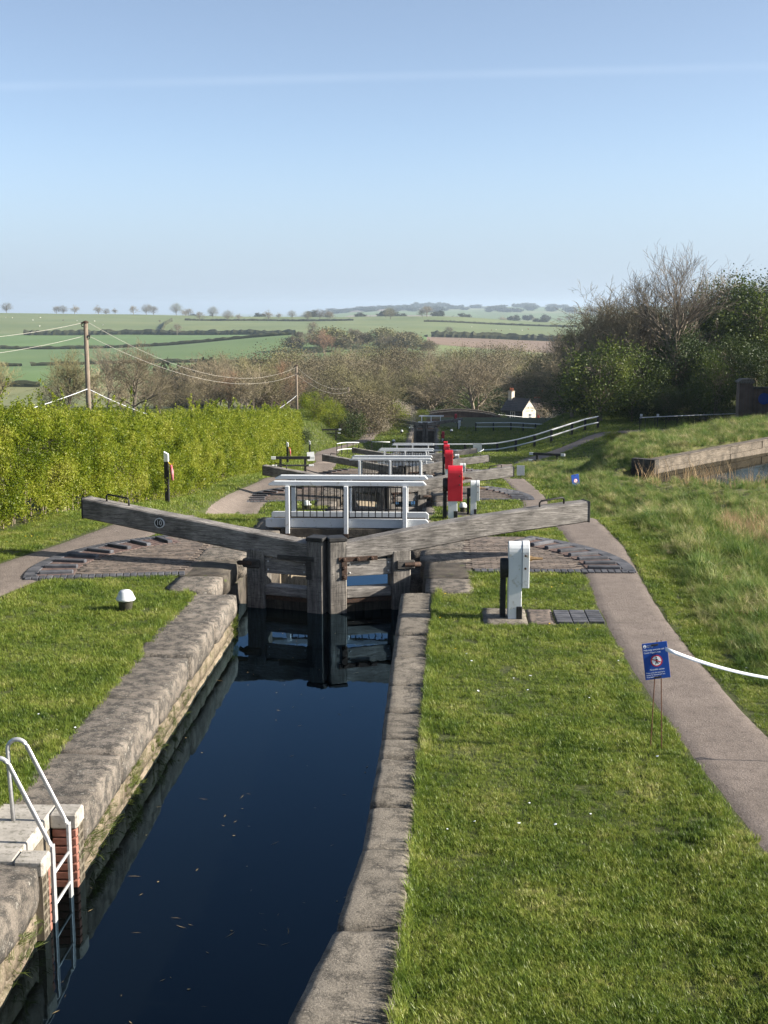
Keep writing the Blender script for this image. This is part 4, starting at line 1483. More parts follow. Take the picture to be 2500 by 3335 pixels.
fl = [([(math.cos(a) * 0.014, math.sin(a) * 0.014, 0.004 * (i % 2)) for i, a in enumerate(np.linspace(0, 5.5, 7))], [tuple(range(7))])] * 3
hf = len(x) // 2
tag(scatter('daisies', p[:hf], rng.uniform(0.7, 1.2, hf), rot[:hf], fl, 'sign_white'), 'scattered white daisies in the mown lawn', 'flowers', kind='stuff')
tag(scatter('dandelions', p[hf:], rng.uniform(0.8, 1.3, len(x) - hf), rot[hf:], fl, 'yellow'), 'scattered yellow dandelions in the mown lawn', 'flowers', kind='stuff')

n = 90
sp = np.stack([rng.uniform(-3.0, -0.7, n), 8 + 12 * rng.uniform(0, 1, n) ** 1.5, np.full(n, -0.655)], -1)
fk = [([(-0.03, 0, 0), (0, -0.004, 0), (0.03, 0.002, 0), (0, 0.005, 0)], [(0, 1, 2, 3)]), ([(-0.012, 0, 0), (0, -0.008, 0), (0.012, 0, 0), (0, 0.009, 0)], [(0, 1, 2, 3)]), ([(-0.05, 0, 0), (0.0, -0.002, 0), (0.05, 0.01, 0), (0.0, 0.003, 0)], [(0, 1, 2, 3)])]
tag(scatter('floating_litter', sp, rng.uniform(0.4, 1.3, n), np.stack([np.zeros(n), np.zeros(n), rng.uniform(0, 6.28, n)], -1), fk, 'hay'), 'bits of straw and leaf floating on the lock water', 'litter', kind='stuff')

# ------------------------------------------------------------------ hawthorn hedge
def hedge_h(y):
    return np.interp(y, [6, 22, 36, 60, 80, 93], [2.0, 1.95, 2.2, 2.5, 2.85, 3.05])


hd = thing('hedge', 'tall yellow-green hawthorn hedge running along the towpath', 'hedge')
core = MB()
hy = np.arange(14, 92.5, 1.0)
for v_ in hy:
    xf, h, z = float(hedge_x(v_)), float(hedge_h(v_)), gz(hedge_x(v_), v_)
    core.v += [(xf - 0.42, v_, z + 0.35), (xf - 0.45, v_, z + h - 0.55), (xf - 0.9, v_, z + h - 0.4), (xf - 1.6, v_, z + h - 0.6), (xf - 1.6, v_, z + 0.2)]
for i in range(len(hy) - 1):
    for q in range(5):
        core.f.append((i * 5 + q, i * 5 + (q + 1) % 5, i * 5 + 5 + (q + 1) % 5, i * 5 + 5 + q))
MT['hedge_core'] = noisy('dark hedge core', (0.02, 0.022, 0.008), (0.05, 0.052, 0.018), 9, 0.95, 0.6, 0.1)
core.build('dark_core', 'hedge_core', hd)  # solid dark core added to block see-through, standing in for the dim interior
n = 31000
vv = 14 + 78.5 * rng.uniform(0, 1, n) ** 1.55
u = rng.uniform(0, 1, n)
hh = hedge_h(vv)
bump = 0.26 * vnoise(vv, u * 4, 1.1, 3) + 0.22 * vnoise(vv, u * 4, 3.4, 6)
front = u < 0.68
fz = np.where(front, (u / 0.68), 1.0)
zz = np.where(front, 0.05 + fz * (hh - 0.05 + 0.16 * vnoise(vv, vv * 0, 1.1, 4)), hh + 0.16 * vnoise(vv, vv * 0, 1.1, 4) + rng.uniform(-0.35, 0.12, n) + 0.30 * np.clip(vnoise(vv, u * 6, 4.2, 9), 0, 1) * rng.uniform(0, 1.3, n))
xx = np.where(front, -np.abs(rng.normal(0, 0.13, n)) + bump + 0.12 * np.sin(fz * 3.0) - 0.22 * np.clip(fz - 0.85, 0, 1) * 6 * 0.3, -(u - 0.68) / 0.32 * 1.7)
hole = vnoise(vv, zz * 1.0, 1.9, 31) + 0.6 * vnoise(vv, zz, 4.7, 33)
thin = ~(front & (hole < -0.62) & (rng.uniform(0, 1, n) < 0.8)) & ~(front & (fz < 0.13) & (rng.uniform(0, 1, n) < 0.65))
vv, xx, zz = vv[thin], xx[thin], zz[thin]
X_ = hedge_x(vv) + xx
P_ = np.stack([X_, vv, ground(hedge_x(vv), vv) + zz], -1)
rot = rng.uniform(0, 6.28, (len(vv), 3))
ns = 1500
sy_ = 14 + 78 * rng.uniform(0, 1, ns) ** 1.35
sx_ = hedge_x(sy_) - rng.uniform(0.05, 1.0, ns)
sh_ = rng.gamma(1.6, 0.14, ns)
shoots = []
for a_, b_, c_ in zip(sx_, sy_, sh_):
    k_ = int(2 + c_ / 0.07)
    lean = rng.normal(0, 0.12, 2)
    for j in range(k_):
        shoots.append((a_ + lean[0] * j * 0.07 / 0.3, b_ + lean[1] * j * 0.07 / 0.3, float(hedge_h(b_)) + 0.16 * float(vnoise(b_, 0, 1.1, 4)) + j * 0.07 - 0.05))
shoots = np.array(shoots)
shoots[:, 2] += ground(hedge_x(shoots[:, 1]), shoots[:, 1])
so2 = scatter('shoot', shoots, rng.uniform(0.28, 0.5, len(shoots)) * (1 + np.clip(shoots[:, 1] - 25, 0, 60) / 70), rng.uniform(0, 6.28, (len(shoots), 3)), [spray(12, 0.12, 0.07, 0.13, s) for s in (1, 2, 3)], 'hedge', hd)
so2['kind'] = 'stuff'
LEAF = [spray(34, 0.16, 0.026, 0.052, s) for s in (1, 2, 3)]
ho = scatter('foliage', P_, rng.uniform(0.75, 1.25, len(vv)) * (1 + np.clip(vv - 25, 0, 60) / 70), rot, LEAF, 'hedge', hd)
ho['kind'] = 'stuff'
st = MB()
for _ in range(300):
    yv = 15 + 53 * random.random() ** 1.4
    x0 = float(hedge_x(yv)) - random.uniform(0.15, 0.45)
    z0 = gz(x0, yv)
    st.tube([(x0, yv, z0 - 0.05), (x0 + random.gauss(0.05, 0.08), yv + random.gauss(0, 0.1), z0 + 0.5), (x0 + random.gauss(0.08, 0.12), yv + random.gauss(0, 0.2), z0 + random.uniform(0.9, 2.0))], [0.016, 0.012, 0.006], 4, False)
so_ = st.build('stem', 'bark_pale', hd)
so_['kind'] = 'stuff'

# ------------------------------------------------------------------ trees
def limb_tree(seed, H_, levels=5, spread=0.75, up=0.25, r0=None, kids=(3, 4), first=0.28, wander=0.16, rmin=0.014, keep=1.0):
    g = random.Random(seed)
    trunk, twigs = MB(), MB()
    tips = []

    def grow(p, d, ln, r, lev):
        steps = 5 if lev == 0 else (4 if lev < 3 else (3 if lev < levels else 2))
        pts, rs = [p.copy()], [r]
        spots = []
        for i in range(steps):
            wd = wander * (0.3 if lev == 0 else 1.0)
            d = (d + Vector((g.gauss(0, wd), g.gauss(0, wd), g.gauss(0, wd * 0.6) + up * 0.10))).normalized()
            p = p + d * (ln / steps)
            rr = r * (1 - 0.55 * (i + 1) / steps)
            pts.append(p.copy()); rs.append(rr)
            t = (i + 1) / steps
            if (lev > 0 or t > first) and lev < levels:
                spots.append((p.copy(), d.copy(), rr, t))
        tgt = trunk if lev < 3 else twigs
        tgt.tube(pts, rs, 6 if lev == 0 else (5 if lev == 1 else (4 if lev == 2 else 3)), False)
        if lev >= levels - 1:
            tips.extend(pts[1:])
        for (q, dd, rr, t) in spots:
            nk = 1 if lev >= 1 else 3
            if lev in (1, 2) and g.random() < 0.3: nk += 1
            if t > 0.99 and lev < 2: nk += 1
            if lev >= 2 and g.random() > keep: continue
            ph = g.uniform(0, 6.28)
            for kk in range(nk):
                if lev == 0:
                    ax = Vector((math.cos(ph + kk * 6.28 / nk), math.sin(ph + kk * 6.28 / nk), 0))
                else:
                    ax = dd.cross(Vector((g.gauss(0, 1), g.gauss(0, 1), g.gauss(0, 1)))).normalized()
                nd = (Matrix.Rotation(g.uniform(0.35, 0.95) * spread * 1.2, 3, ax) @ dd)
                nd = (nd + Vector((0, 0, up * 0.5))).normalized()
                grow(q, nd, ln * g.uniform(0.50, 0.72) * (1.05 - 0.25 * t if lev == 0 else 1.0), max(rr * 0.62, rmin), lev + 1)
    grow(Vector((0, 0, -0.3)), Vector((g.gauss(0, 0.03), g.gauss(0, 0.03), 1)), H_ * 0.52, r0 or H_ * 0.024, 0)
    zmax = max(v[2] for v in twigs.v)
    k_ = H_ / zmax
    for mb in (trunk, twigs):
        mb.v = [(a * k_, b * k_, c * k_) for a, b, c in mb.v]
    return trunk, twigs, [t * k_ for t in tips]


def fast_mesh(name, V, F, mat):
    me = bpy.data.meshes.new(name)
    me.from_pydata(V, [], F)
    me.materials.append(MT[mat] if isinstance(mat, str) else mat)
    return me


def leaf_cloud(centers, n, sig, l0, l1, seed):
    g = np.random.default_rng(seed)
    c = np.asarray(centers)[g.integers(0, len(centers), n)] + g.normal(0, 1, (n, 3)) * np.asarray(sig)
    d = g.normal(0, 1, (n, 3)); d /= np.linalg.norm(d, axis=1)[:, None]
    e = np.cross(d, g.normal(0, 1, (n, 3))); e /= np.linalg.norm(e, axis=1)[:, None]
    ln = g.uniform(l0, l1, n)[:, None]
    V = np.stack([c - d * ln / 2, c + e * ln * 0.36, c + d * ln / 2, c - e * ln * 0.36], 1).reshape(-1, 3)
    F = np.arange(n * 4).reshape(-1, 4)
    return V.tolist(), F.tolist()


PROTO = {}


def proto_bare(key, seed, H_, bark='bark', twig='twig', **k_):
    tr, tw, tips = limb_tree(seed, H_, **k_)
    PROTO[key] = (fast_mesh('trunk', tr.v, tr.f, bark), fast_mesh('crown', tw.v, tw.f, twig), H_)
    return tips


proto_bare('oak_a', 3, 11, spread=0.95, up=0.16)
proto_bare('oak_b', 8, 11, spread=0.85, up=0.2)
proto_bare('ash_a', 12, 13, spread=0.72, up=0.24, keep=0.72)
proto_bare('ash_b', 15, 13, spread=0.76, up=0.22, keep=0.72)
proto_bare('bud_a', 21, 10, spread=0.8, up=0.28, twig='twig_bud')
proto_bare('red_a', 24, 10, spread=0.8, up=0.28, twig='twig_red')
proto_bare('pale_a', 33, 15, 'bark_pale', 'bark_pale', spread=0.62, up=0.32, first=0.35, levels=5, keep=0.8)
proto_bare('thicket', 41, 6, spread=0.9, up=0.2, levels=4, r0=0.08)


def proto_leafy(key, seed, H_, W_, mat, nleaf, lsize, nclump=70, bark='bark', csig=0.55, low=0.12):
    g = np.random.default_rng(seed)
    tr, tw, tips = limb_tree(seed, H_ * 0.92, levels=3, spread=0.8, up=0.25, r0=H_ * 0.02)
    cs = []
    while len(cs) < nclump:
        q = g.uniform(-1, 1, 3)
        rr = np.linalg.norm(q)
        if rr < 1 and rr > 0.35:
            zc = H_ * (low + (1 - low) * (q[2] * 0.5 + 0.5))
            wob = 1 + 0.28 * math.sin(math.atan2(q[1], q[0]) * 3 + seed) * (0.5 + 0.5 * q[2])
            cs.append((q[0] * W_ / 2 * wob, q[1] * W_ / 2 * wob, zc))
    V, F = leaf_cloud(cs, nleaf, csig, lsize * 0.6, lsize * 1.3, seed)
    PROTO[key] = (fast_mesh('trunk', tr.v + tw.v, tr.f + [tuple(i + len(tr.v) for i in f) for f in tw.f], bark), fast_mesh('crown', V, F, mat), H_)


proto_leafy('ivy_a', 51, 9, 9, 'ivy', 22000, 0.165, 90, csig=0.62, low=0.05)
proto_leafy('ivy_b', 52, 8, 7.5, 'ivy', 18000, 0.165, 75, csig=0.6, low=0.03)
proto_leafy('green_a', 53, 7, 7, 'spring', 9000, 0.19, 60, csig=0.55, low=0.05)
proto_leafy('green_b', 61, 7, 7, 'hedge', 11000, 0.17, 60, csig=0.55, low=0.05)
proto_leafy('shrub_green', 54, 3.2, 3.4, 'hedge', 5000, 0.11, 40, csig=0.32, low=0.04)
proto_leafy('shrub_brown', 55, 3.8, 4.2, 'scrub', 5500, 0.11, 46, csig=0.36, low=0.04)
proto_leafy('shrub_white', 56, 3.2, 3.4, 'blossom', 5500, 0.10, 42, csig=0.32, low=0.03)
proto_leafy('shrub_dark', 57, 3.0, 3.4, 'ivy', 4500, 0.13, 40, csig=0.33, low=0.03)
proto_leafy('far_brown', 59, 9, 9, 'far_brown', 3000, 0.5, 70, csig=0.75, low=0.22)
proto_leafy('wood_brown', 60, 10, 8, 'far_brown', 7000, 0.17, 90, csig=0.7, low=0.2)
proto_leafy('far_green', 58, 8, 7, 'far_hedge', 1600, 0.75, 50, csig=0.6, low=0.08)


def plant(key, name, x, y, H_, label, group, wide=1.0, sink=0.1, cat='tree', rz=None):
    tm, cm, h0 = PROTO[key]
    s = H_ / h0
    t = thing(name, label, cat, (x, y, gz(x, y) - sink), random.uniform(0, 6.28) if rz is None else rz, group)
    t.scale = (s * wide, s * wide, s)
    link('trunk', tm, t)
    c = link('crown', cm, t)
    c['kind'] = 'stuff'
    return t


def plant_px(key, name, px, Y, top, label, group, **k_):
    """the top of the tree reaches the height seen at (px, top) when it stands Y metres off"""
    p = at(px, top, Y)
    return plant(key, name, p.x, Y, max(1.2, p.z - gz(p.x, Y)), label, group, **k_)

# the dark clump of trees on the bank by the upper railing
CL = 'tree in the dark ivy-clad clump on the bank behind the upper railing'
for i, (key, px, Y, top) in enumerate((('ivy_a', 1880, 122, 1190), ('ivy_b', 1925, 116, 1150), ('ivy_a', 2010, 124, 1085), ('ivy_b', 2085, 117, 1150), ('ivy_a', 2150, 128, 1040), ('ivy_b', 2230, 120, 1075), ('ivy_a', 2300, 130, 985), ('ivy_a', 2400, 128, 915), ('ivy_b', 2370, 118, 1100), ('ivy_a', 2490, 132, 895), ('ivy_b', 2470, 121, 1120), ('ivy_a', 2590, 130, 900), ('ivy_b', 2290, 113, 1240), ('ivy_b', 2180, 112, 1260), ('ivy_b', 2060, 112, 1265), ('ivy_b', 2560, 116, 1180), ('ivy_a', 2760, 106, 1000), ('ivy_a', 2700, 100, 1100), ('ivy_a', 2840, 112, 980), ('ivy_b', 2640, 108, 1150))):
    plant_px(key, 'ivy_tree', px, Y, top, CL, 'ivy clad trees on the bank', wide=random.uniform(0.95, 1.15))
for px, Y, top in ((1900, 146, 1150), (1950, 150, 1090), (2010, 148, 1040), (2080, 152, 1020), (1910, 160, 1090), (1980, 163, 1050), (2070, 166, 1010), (2150, 158, 1000)):
    plant_px('ivy_a', 'ivy_tree', px, Y, top, 'dark tree deeper in the clump, half hidden behind the front ivy-clad trees', 'trees deeper in the dark clump', wide=1.1)
for x_, y_, h_ in ((27, 80, 9), (31, 88, 10), (33, 96, 10), (36, 78, 11), (40, 90, 12), (30, 72, 8), (44, 82, 12), (38, 100, 11)):  # trees out of view, added to darken the pond's reflection and shade the abutment
    plant('ivy_a', 'ivy_tree', x_, y_, h_, 'unseen tree added past the side pond to darken its reflection', 'unseen trees added past the side pond', wide=1.1)
plant_px('green_a', 'hawthorn_tree', 1965, 112, 1120, 'sunlit green hawthorn at the canal end of the dark clump', None, wide=1.15)
plant_px('green_a', 'hawthorn_tree', 2330, 109.5, 1150, 'bright green young tree in front of the dark ivy-clad trees near the brick abutment', None, wide=0.7)
plant_px('green_a', 'hawthorn_tree', 2440, 126, 930, 'broad olive green tree crowning the dark clump', None, wide=1.0)
plant_px('pale_a', 'ash_tree', 2215, 121, 775, 'tall pale bare ash rising above the dark clump', None, wide=1.05, rz=0.6)
for i, (key, px, Y, top) in enumerate((('ash_a', 2100, 122, 860), ('oak_b', 2040, 124, 890), ('oak_b', 1985, 126, 930), ('oak_a', 1925, 122, 975), ('ash_a', 2330, 140, 880), ('ash_b', 2410, 142, 890), ('ash_a', 2480, 138, 855), ('oak_b', 1885, 128, 1010), ('ash_b', 2590, 134, 830), ('oak_a', 1830, 132, 1060), ('oak_a', 1870, 118, 1080))):
    plant_px(key, 'bare_tree', px, Y, top, 'bare brown tree standing up out of the dark clump', 'bare trees in the dark clump', wide=1.15)

# scrub along the towpath beyond the hedge
for (key, nm_, px, Y, top, lab) in (
        ('green_b', 'hawthorn_tree', 1020, 122, 1272, 'dense green hawthorn just past the end of the hedge by the second pole'),
        ('green_b', 'hawthorn_tree', 1072, 127, 1300, 'green hawthorn behind the towpath bench with white ends'),
        ('shrub_dark', 'ivy_shrub', 985, 100, 1400, 'dark ivy bush at the end of the hedge'),
        ('shrub_dark', 'ivy_shrub', 1108, 131, 1335, 'dark ivy bush beside the brown scrub on the towpath'),
        ('shrub_dark', 'ivy_shrub', 1145, 134, 1340, 'second dark ivy bush beside the brown scrub'),
        ('shrub_brown', 'scrub_bush', 1168, 138, 1272, 'large brown budding bush beside the third pole'),
        ('shrub_brown', 'scrub_bush', 1205, 142, 1275, 'brown budding bush in the middle of the towpath scrub'),
        ('shrub_brown', 'scrub_bush', 1236, 146, 1288, 'brown bush next to the yellow-green one'),
        ('shrub_green', 'hawthorn_bush', 1275, 150, 1305, 'narrow bright green bush between brown scrub and white blossom'),
        ('shrub_white', 'blackthorn_bush', 1302, 154, 1305, 'white blossoming blackthorn in front of the chimney cottage'),
        ('shrub_white', 'blackthorn_bush', 1332, 158, 1322, 'low white blackthorn beside the far gate beam'),
        ('shrub_white', 'blackthorn_bush', 1235, 143, 1345, 'pale blossoming bush at the foot of the brown scrub'),
        ('shrub_green', 'bush', 1372, 158, 1330, 'small olive bush at the left end of the humped bridge')):
    plant_px(key, nm_, px, Y, top, lab, None, wide=1.1, cat='bush' if 'tree' not in nm_ else 'tree')

# valley woodland behind the cottages
WG = 'bare tree in the valley wood behind the cottages and bridge'
keys = ['oak_a', 'oak_b', 'ash_a', 'bud_a', 'ash_b', 'bud_a', 'oak_a', 'wood_brown', 'wood_brown', 'wood_brown']
for row, (Y, x0, x1, step, t0, t1) in enumerate(((196, 1060, 1300, 42, 1170, 1230), (225, 985, 1390, 40, 1150, 1190), (262, 900, 1900, 40, 1135, 1200), (300, 800, 1900, 38, 1130, 1180), (345, 620, 1900, 40, 1125, 1170), (400, 700, 1820, 44, 1120, 1155), (470, 900, 1800, 50, 1118, 1140))):
    px = x0
    while px < x1:
        key = random.choice(keys)
        zone = 'behind the slim pole' if px < 1000 else 'above the towpath scrub' if px < 1330 else 'above the humped bridge' if px < 1620 else 'above and beside the inn'
        rank = 'front' if Y < 270 else 'middle' if Y < 380 else 'back'
        plant_px(key, 'bare_tree', px + random.uniform(-12, 12), Y + random.uniform(-12, 12), random.uniform(t0, t1) + (25 if px < 900 else 0), 'bare tree in the %s rank of the valley wood %s' % (rank, zone), 'bare trees of the valley wood %s, %s rank' % (zone, rank), wide=random.uniform(0.9, 1.25))
        px += step * random.uniform(0.75, 1.25)
for (px, Y, top) in ((1440, 215, 1240), (1500, 240, 1255), (1590, 250, 1250), (1410, 250, 1230), (1760, 262, 1190), (1830, 250, 1200), (1250, 205, 1265), (1180, 215, 1290), (1120, 230, 1280)):
    plant_px('ivy_b', 'ivy_tree', px, Y, top, 'dark ivy-covered tree low in the valley wood', 'ivy trees in the valley wood', wide=1.3)
plant_px('oak_b', 'bare_tree', 1555, 190, 1125, 'broad dark bare oak standing behind the humped bridge', None, wide=1.45)
plant_px('oak_a', 'bare_tree', 1400, 205, 1150, 'wide bare oak above the chimney cottage', None, wide=1.3)
plant_px('thicket', 'bare_tree', 1775, 214, 1310, 'small pale bare tree in front of the inn', None, wide=1.2)
for i, (px, Y, top, key) in enumerate(((430, 128, 1112, 'oak_b'), (500, 150, 1165, 'oak_a'), (300, 140, 1195, 'thicket'), (215, 125, 1150, 'bud_a'), (610, 160, 1185, 'ash_a'), (690, 170, 1160, 'oak_b'), (745, 175, 1150, 'ash_b'), (830, 180, 1175, 'bud_a'), (900, 190, 1165, 'oak_a'), (560, 150, 1230, 'thicket'), (650, 150, 1225, 'thicket'), (740, 160, 1215, 'red_a'), (820, 165, 1200, 'thicket'), (880, 170, 1215, 'bud_a'), (390, 135, 1225, 'thicket'), (-10, 140, 1190, 'bud_a'), (470, 140, 1250, 'thicket'), (930, 180, 1180, 'red_a'), (780, 150, 1235, 'thicket'), (700, 150, 1245, 'wood_brown'), (620, 145, 1270, 'wood_brown'), (800, 160, 1240, 'wood_brown'), (860, 170, 1230, 'wood_brown'), (520, 140, 1275, 'wood_brown'), (920, 175, 1235, 'wood_brown'), (180, 130, 1250, 'wood_brown'))):
    plant_px(key, 'bare_tree', px, Y, top - 25, 'bare tree in the scrubby line behind the hawthorn hedge', 'bare trees behind the hedge', wide=random.uniform(1.0, 1.3))
for (px, Y, top, key) in ((650, 330, 1165, 'far_green'), (600, 330, 1185, 'far_green'), (560, 345, 1180, 'far_green'), (635, 320, 1190, 'far_green')):
    plant_px(key, 'ivy_tree', px, Y, top, 'dark ivy-covered tree standing in the green wheat field', 'ivy trees in the wheat field', wide=0.9)

# copse on the rise in the middle distance, and trees along the skyline
for i in range(80):
    px = random.uniform(950, 1400)
    Y = random.uniform(720, 960)
    top = 1062 + 28 * abs((px - 1150) / 250) ** 2 + random.uniform(0, 34)
    plant_px(random.choice(['oak_a', 'oak_b', 'far_brown', 'far_brown', 'far_brown']), 'bare_tree', px, Y, top, 'bare tree in the far copse on the rise', 'bare trees of the far copse', wide=random.uniform(1.2, 1.7), sink=0.3)
plant_px('red_a', 'bare_tree', 1055, 700, 1062, 'rust brown tree at the edge of the far copse', None, wide=1.5)
for i in range(14):
    px = 1390 + i * 38 + random.uniform(-10, 10)
    plant_px('far_green', 'hedge_tree', px, 1120 + random.uniform(-20, 20), 1088 + random.uniform(-6, 14), 'dark green tree in the shelter belt beyond the ploughed field', 'shelter belt trees', wide=1.6, sink=0.3)
for px, hgt in ((21, 13), (181, 12), (204, 11), (241, 13), (320, 14), (345, 9), (374, 9), (434, 13), (476, 13), (500, 14), (573, 15), (612, 12), (650, 12), (692, 13), (741, 12), (778, 9), (875, 14), (905, 9), (950, 10), (1000, 11), (1040, 12), (1075, 12), (1270, 14), (1255, 11), (1390, 16), (1375, 11)):
    Y = random.uniform(1740, 1800) if px < 620 else random.uniform(1600, 1700)
    p = at(px, 1000, Y)
    plant(random.choice(['oak_a', 'oak_b', 'wood_brown']), 'bare_tree', p.x, Y, hgt * 1.1, 'small bare hedgerow tree on the skyline of the far pasture', 'hedgerow trees on the skyline', wide=1.35, sink=0.3)
for i in range(60):
    px = random.choice([random.uniform(980, 1330), random.uniform(1400, 1860), random.uniform(560, 900)])
    Y = random.uniform(1900, 2600)
    p = at(px, 1000, Y)
    plant(random.choice(['far_green', 'oak_a', 'far_green']), 'far_tree', p.x, Y, random.uniform(9, 15), 'hazy tree in the far woodland belt below the hills', 'hazy trees below the hills', wide=random.uniform(1.3, 2.2), sink=0.3)
for i in range(70):
    px = random.uniform(1000, 1950)
    Y = random.uniform(4200, 6300)
    p = at(px, 1000, Y)
    plant('far_green', 'far_tree', p.x, Y, random.uniform(12, 20), 'blue hazy tree on the distant hills', 'hazy trees on the hills', wide=random.uniform(2, 5), sink=0.3)
for i in range(9):
    p = at(1355 + i * 12, 1000, 6250)
    plant('far_green', 'far_tree', p.x, 6250 + random.uniform(-60, 60), random.uniform(16, 24), 'hazy tree in the clump crowning the highest distant hill', 'hilltop clump trees', wide=2.2, sink=0.3)
for (px, Y, top) in ((575, 452, 1182), (420, 880, 1120), (750, 880, 1115), (1465, 1200, 1058), (1015, 900, 1040), (520, 1500, 1040), (575, 1205, 1048), (345, 352, 1108)):
    plant_px('oak_b' if px != 345 else 'ash_a', 'bare_tree', px, Y, top, 'lone bare tree standing in a field hedge', 'lone field trees', wide=1.25)


# field hedges
def field_hedge(pts, h, wdt, label, gap=None):
    t = MB()
    P = []
    for a, b in zip(pts, pts[1:]):
        n = max(2, int(math.dist(a, b) / 2.5))
        for i in range(n):
            P.append((a[0] + (b[0] - a[0]) * i / n, a[1] + (b[1] - a[1]) * i / n))
    P.append(pts[-1])
    g = random.Random(len(P))
    for (x, y) in P:
        hh_ = h * g.uniform(0.72, 1.12)
        z = gz(x, y)
        for (dy, dz) in ((-0.5, -0.4), (-0.55, 0.5), (-0.3, 0.95), (0.3, 1.0), (0.5, 0.5), (0.5, -0.4)):
            t.v.append((x + g.gauss(0, 0.3), y + dy * wdt * g.uniform(0.8, 1.2), z + dz * hh_))
    for i in range(len(P) - 1):
        for q in range(6):
            t.f.append((i * 6 + q, i * 6 + (q + 1) % 6, i * 6 + 6 + (q + 1) % 6, i * 6 + 6 + q))
    o = t.build('field_hedge', 'far_hedge')
    tag(o, label, 'hedge', 'clipped field hedges')


def hx(px, Y):
    return (at(px, 1000, Y).x, Y)


field_hedge([hx(-150, 450), hx(120, 452)], 2.2, 2.2, 'short dark field hedge nearest the pole')
field_hedge([hx(-60, 662), hx(60, 662)], 1.9, 2.2, 'short piece of field hedge by the gateway')
field_hedge([hx(92, 663), hx(180, 664), hx(620, 660), hx(900, 650)], 2.0, 2.2, 'clipped field hedge between the two wheat fields')
field_hedge([hx(-60, 880), hx(300, 882), hx(940, 878)], 2.4, 2.4, 'thin clipped hedge across the upper wheat field')
field_hedge([hx(75, 1208), hx(400, 1215), hx(700, 1210), hx(960, 1200)], 5.0, 5.0, 'thick unclipped hedge below the grazed pasture')
field_hedge([hx(520, 1220), hx(535, 1400), hx(560, 1560)], 4.0, 4.0, 'hedge running up the pasture to the skyline')
field_hedge([hx(600, 1600), hx(900, 1610), hx(1150, 1600)], 2.5, 3.0, 'hedge line along the far pasture crest')
field_hedge([hx(1405, 1085), hx(1650, 1090), hx(1900, 1085)], 5.5, 5.0, 'dark hedge between ploughed field and pasture')
field_hedge([hx(1380, 1560), hx(1600, 1570), hx(1880, 1560)], 2.5, 4.0, 'faint hedge at the top of the pale pasture')

# sheep and cattle in the pasture
sheep = MB().lathe([(0.0, -0.55), (0.22, -0.5), (0.3, -0.2), (0.3, 0.25), (0.2, 0.5), (0.0, 0.55)], 8)
sheep.v = [(z, y, 0.62 + x) for x, y, z in sheep.v]
for sx_ in (-0.33, 0.33):
    for sy_ in (-0.14, 0.14):
        sheep.tube([(sx_, sy_, 0.5), (sx_, sy_, 0.0)], 0.05, 5)
sheep.tube([(0.5, 0, 0.75), (0.72, 0, 0.85), (0.88, 0, 0.75)], [0.14, 0.13, 0.08], 6)
sm, cm_ = sheep.mesh('sheep', 'wool'), sheep.mesh('cow', 'cow')
for i, (px, py) in enumerate(((18, 1036), (40, 1037), (131, 1036), (205, 1045), (250, 1046), (308, 1048), (335, 1060), (129, 1064), (106, 1044), (1536, 1066), (1600, 1078), (1615, 1076), (1632, 1079), (1660, 1075), (1700, 1078), (1720, 1074))):
    d = ray(px, py)
    hit = None
    for t in np.arange(900, 1900, 3.0):
        q = d * t
        if q.z + CAM_H < gz(q.x, q.y):
            hit = q
            break
    if hit is None: continue
    cow = i in (3, 10, 12, 15)
    o = link('cow' if cow else 'sheep', cm_ if cow else sm, None, (hit.x, hit.y, gz(hit.x, hit.y)), random.uniform(0, 6))
    o.scale = (1.5,) * 3 if cow else (1.25,) * 3
    tag(o, ('brown cow' if cow else 'white sheep') + ' grazing far off on the pale pasture', 'cow' if cow else 'sheep', 'cattle on the far pasture' if cow else 'sheep on the far pasture')

# ------------------------------------------------------------------ poles and wires
def pole(px, Y, top, r, label):
    p = at(px, top, Y)
    z0 = gz(p.x, Y)
    t = thing('telegraph_pole', label, 'pole', (p.x, Y, z0))
    MB().tube([(0, 0, -0.3), (0, 0, p.z - z0)], [r * 1.1, r * 0.85], 12).build('shaft', 'pole', t, smooth=True)
    MB().lathe([(r * 1.25, 0), (r * 1.2, 0.06), (0.02, 0.12)], 10, (0, 0, p.z - z0)).build('cap', 'iron', t)
    for (dz, dx) in ((-0.12, -0.18), (-0.72, 0.18)):
        b = MB().tube([(0, 0, p.z - z0 + dz - 0.08), (dx, -0.05, p.z - z0 + dz - 0.04), (dx, -0.05, p.z - z0 + dz + 0.08)], 0.025, 6).build('bracket', 'black', t)
        MB().lathe([(0.05, 0), (0.06, 0.05), (0.04, 0.1)], 8, (dx, -0.05, p.z - z0 + dz + 0.06)).build('insulator', 'black', b)
    return Vector((p.x, Y, p.z))


A = pole(278, 62, 1052, 0.125, 'thick wooden pole with two insulators behind the hedge')
B_ = pole(965, 115, 1192, 0.11, 'slim dark pole at the far end of the hedge')
C_ = pole(1135, 172, 1262, 0.10, 'short far pole above the brown scrub')


def wire(a, b, sag, r, label, mat='wire'):
    pts = []
    for i in range(25):
        t = i / 24
        q = a.lerp(b, t)
        q.z -= sag * 4 * t * (1 - t)
        pts.append(q)
    tag(MB().tube(pts, r, 5).build('overhead_wire', mat), label, 'wire')


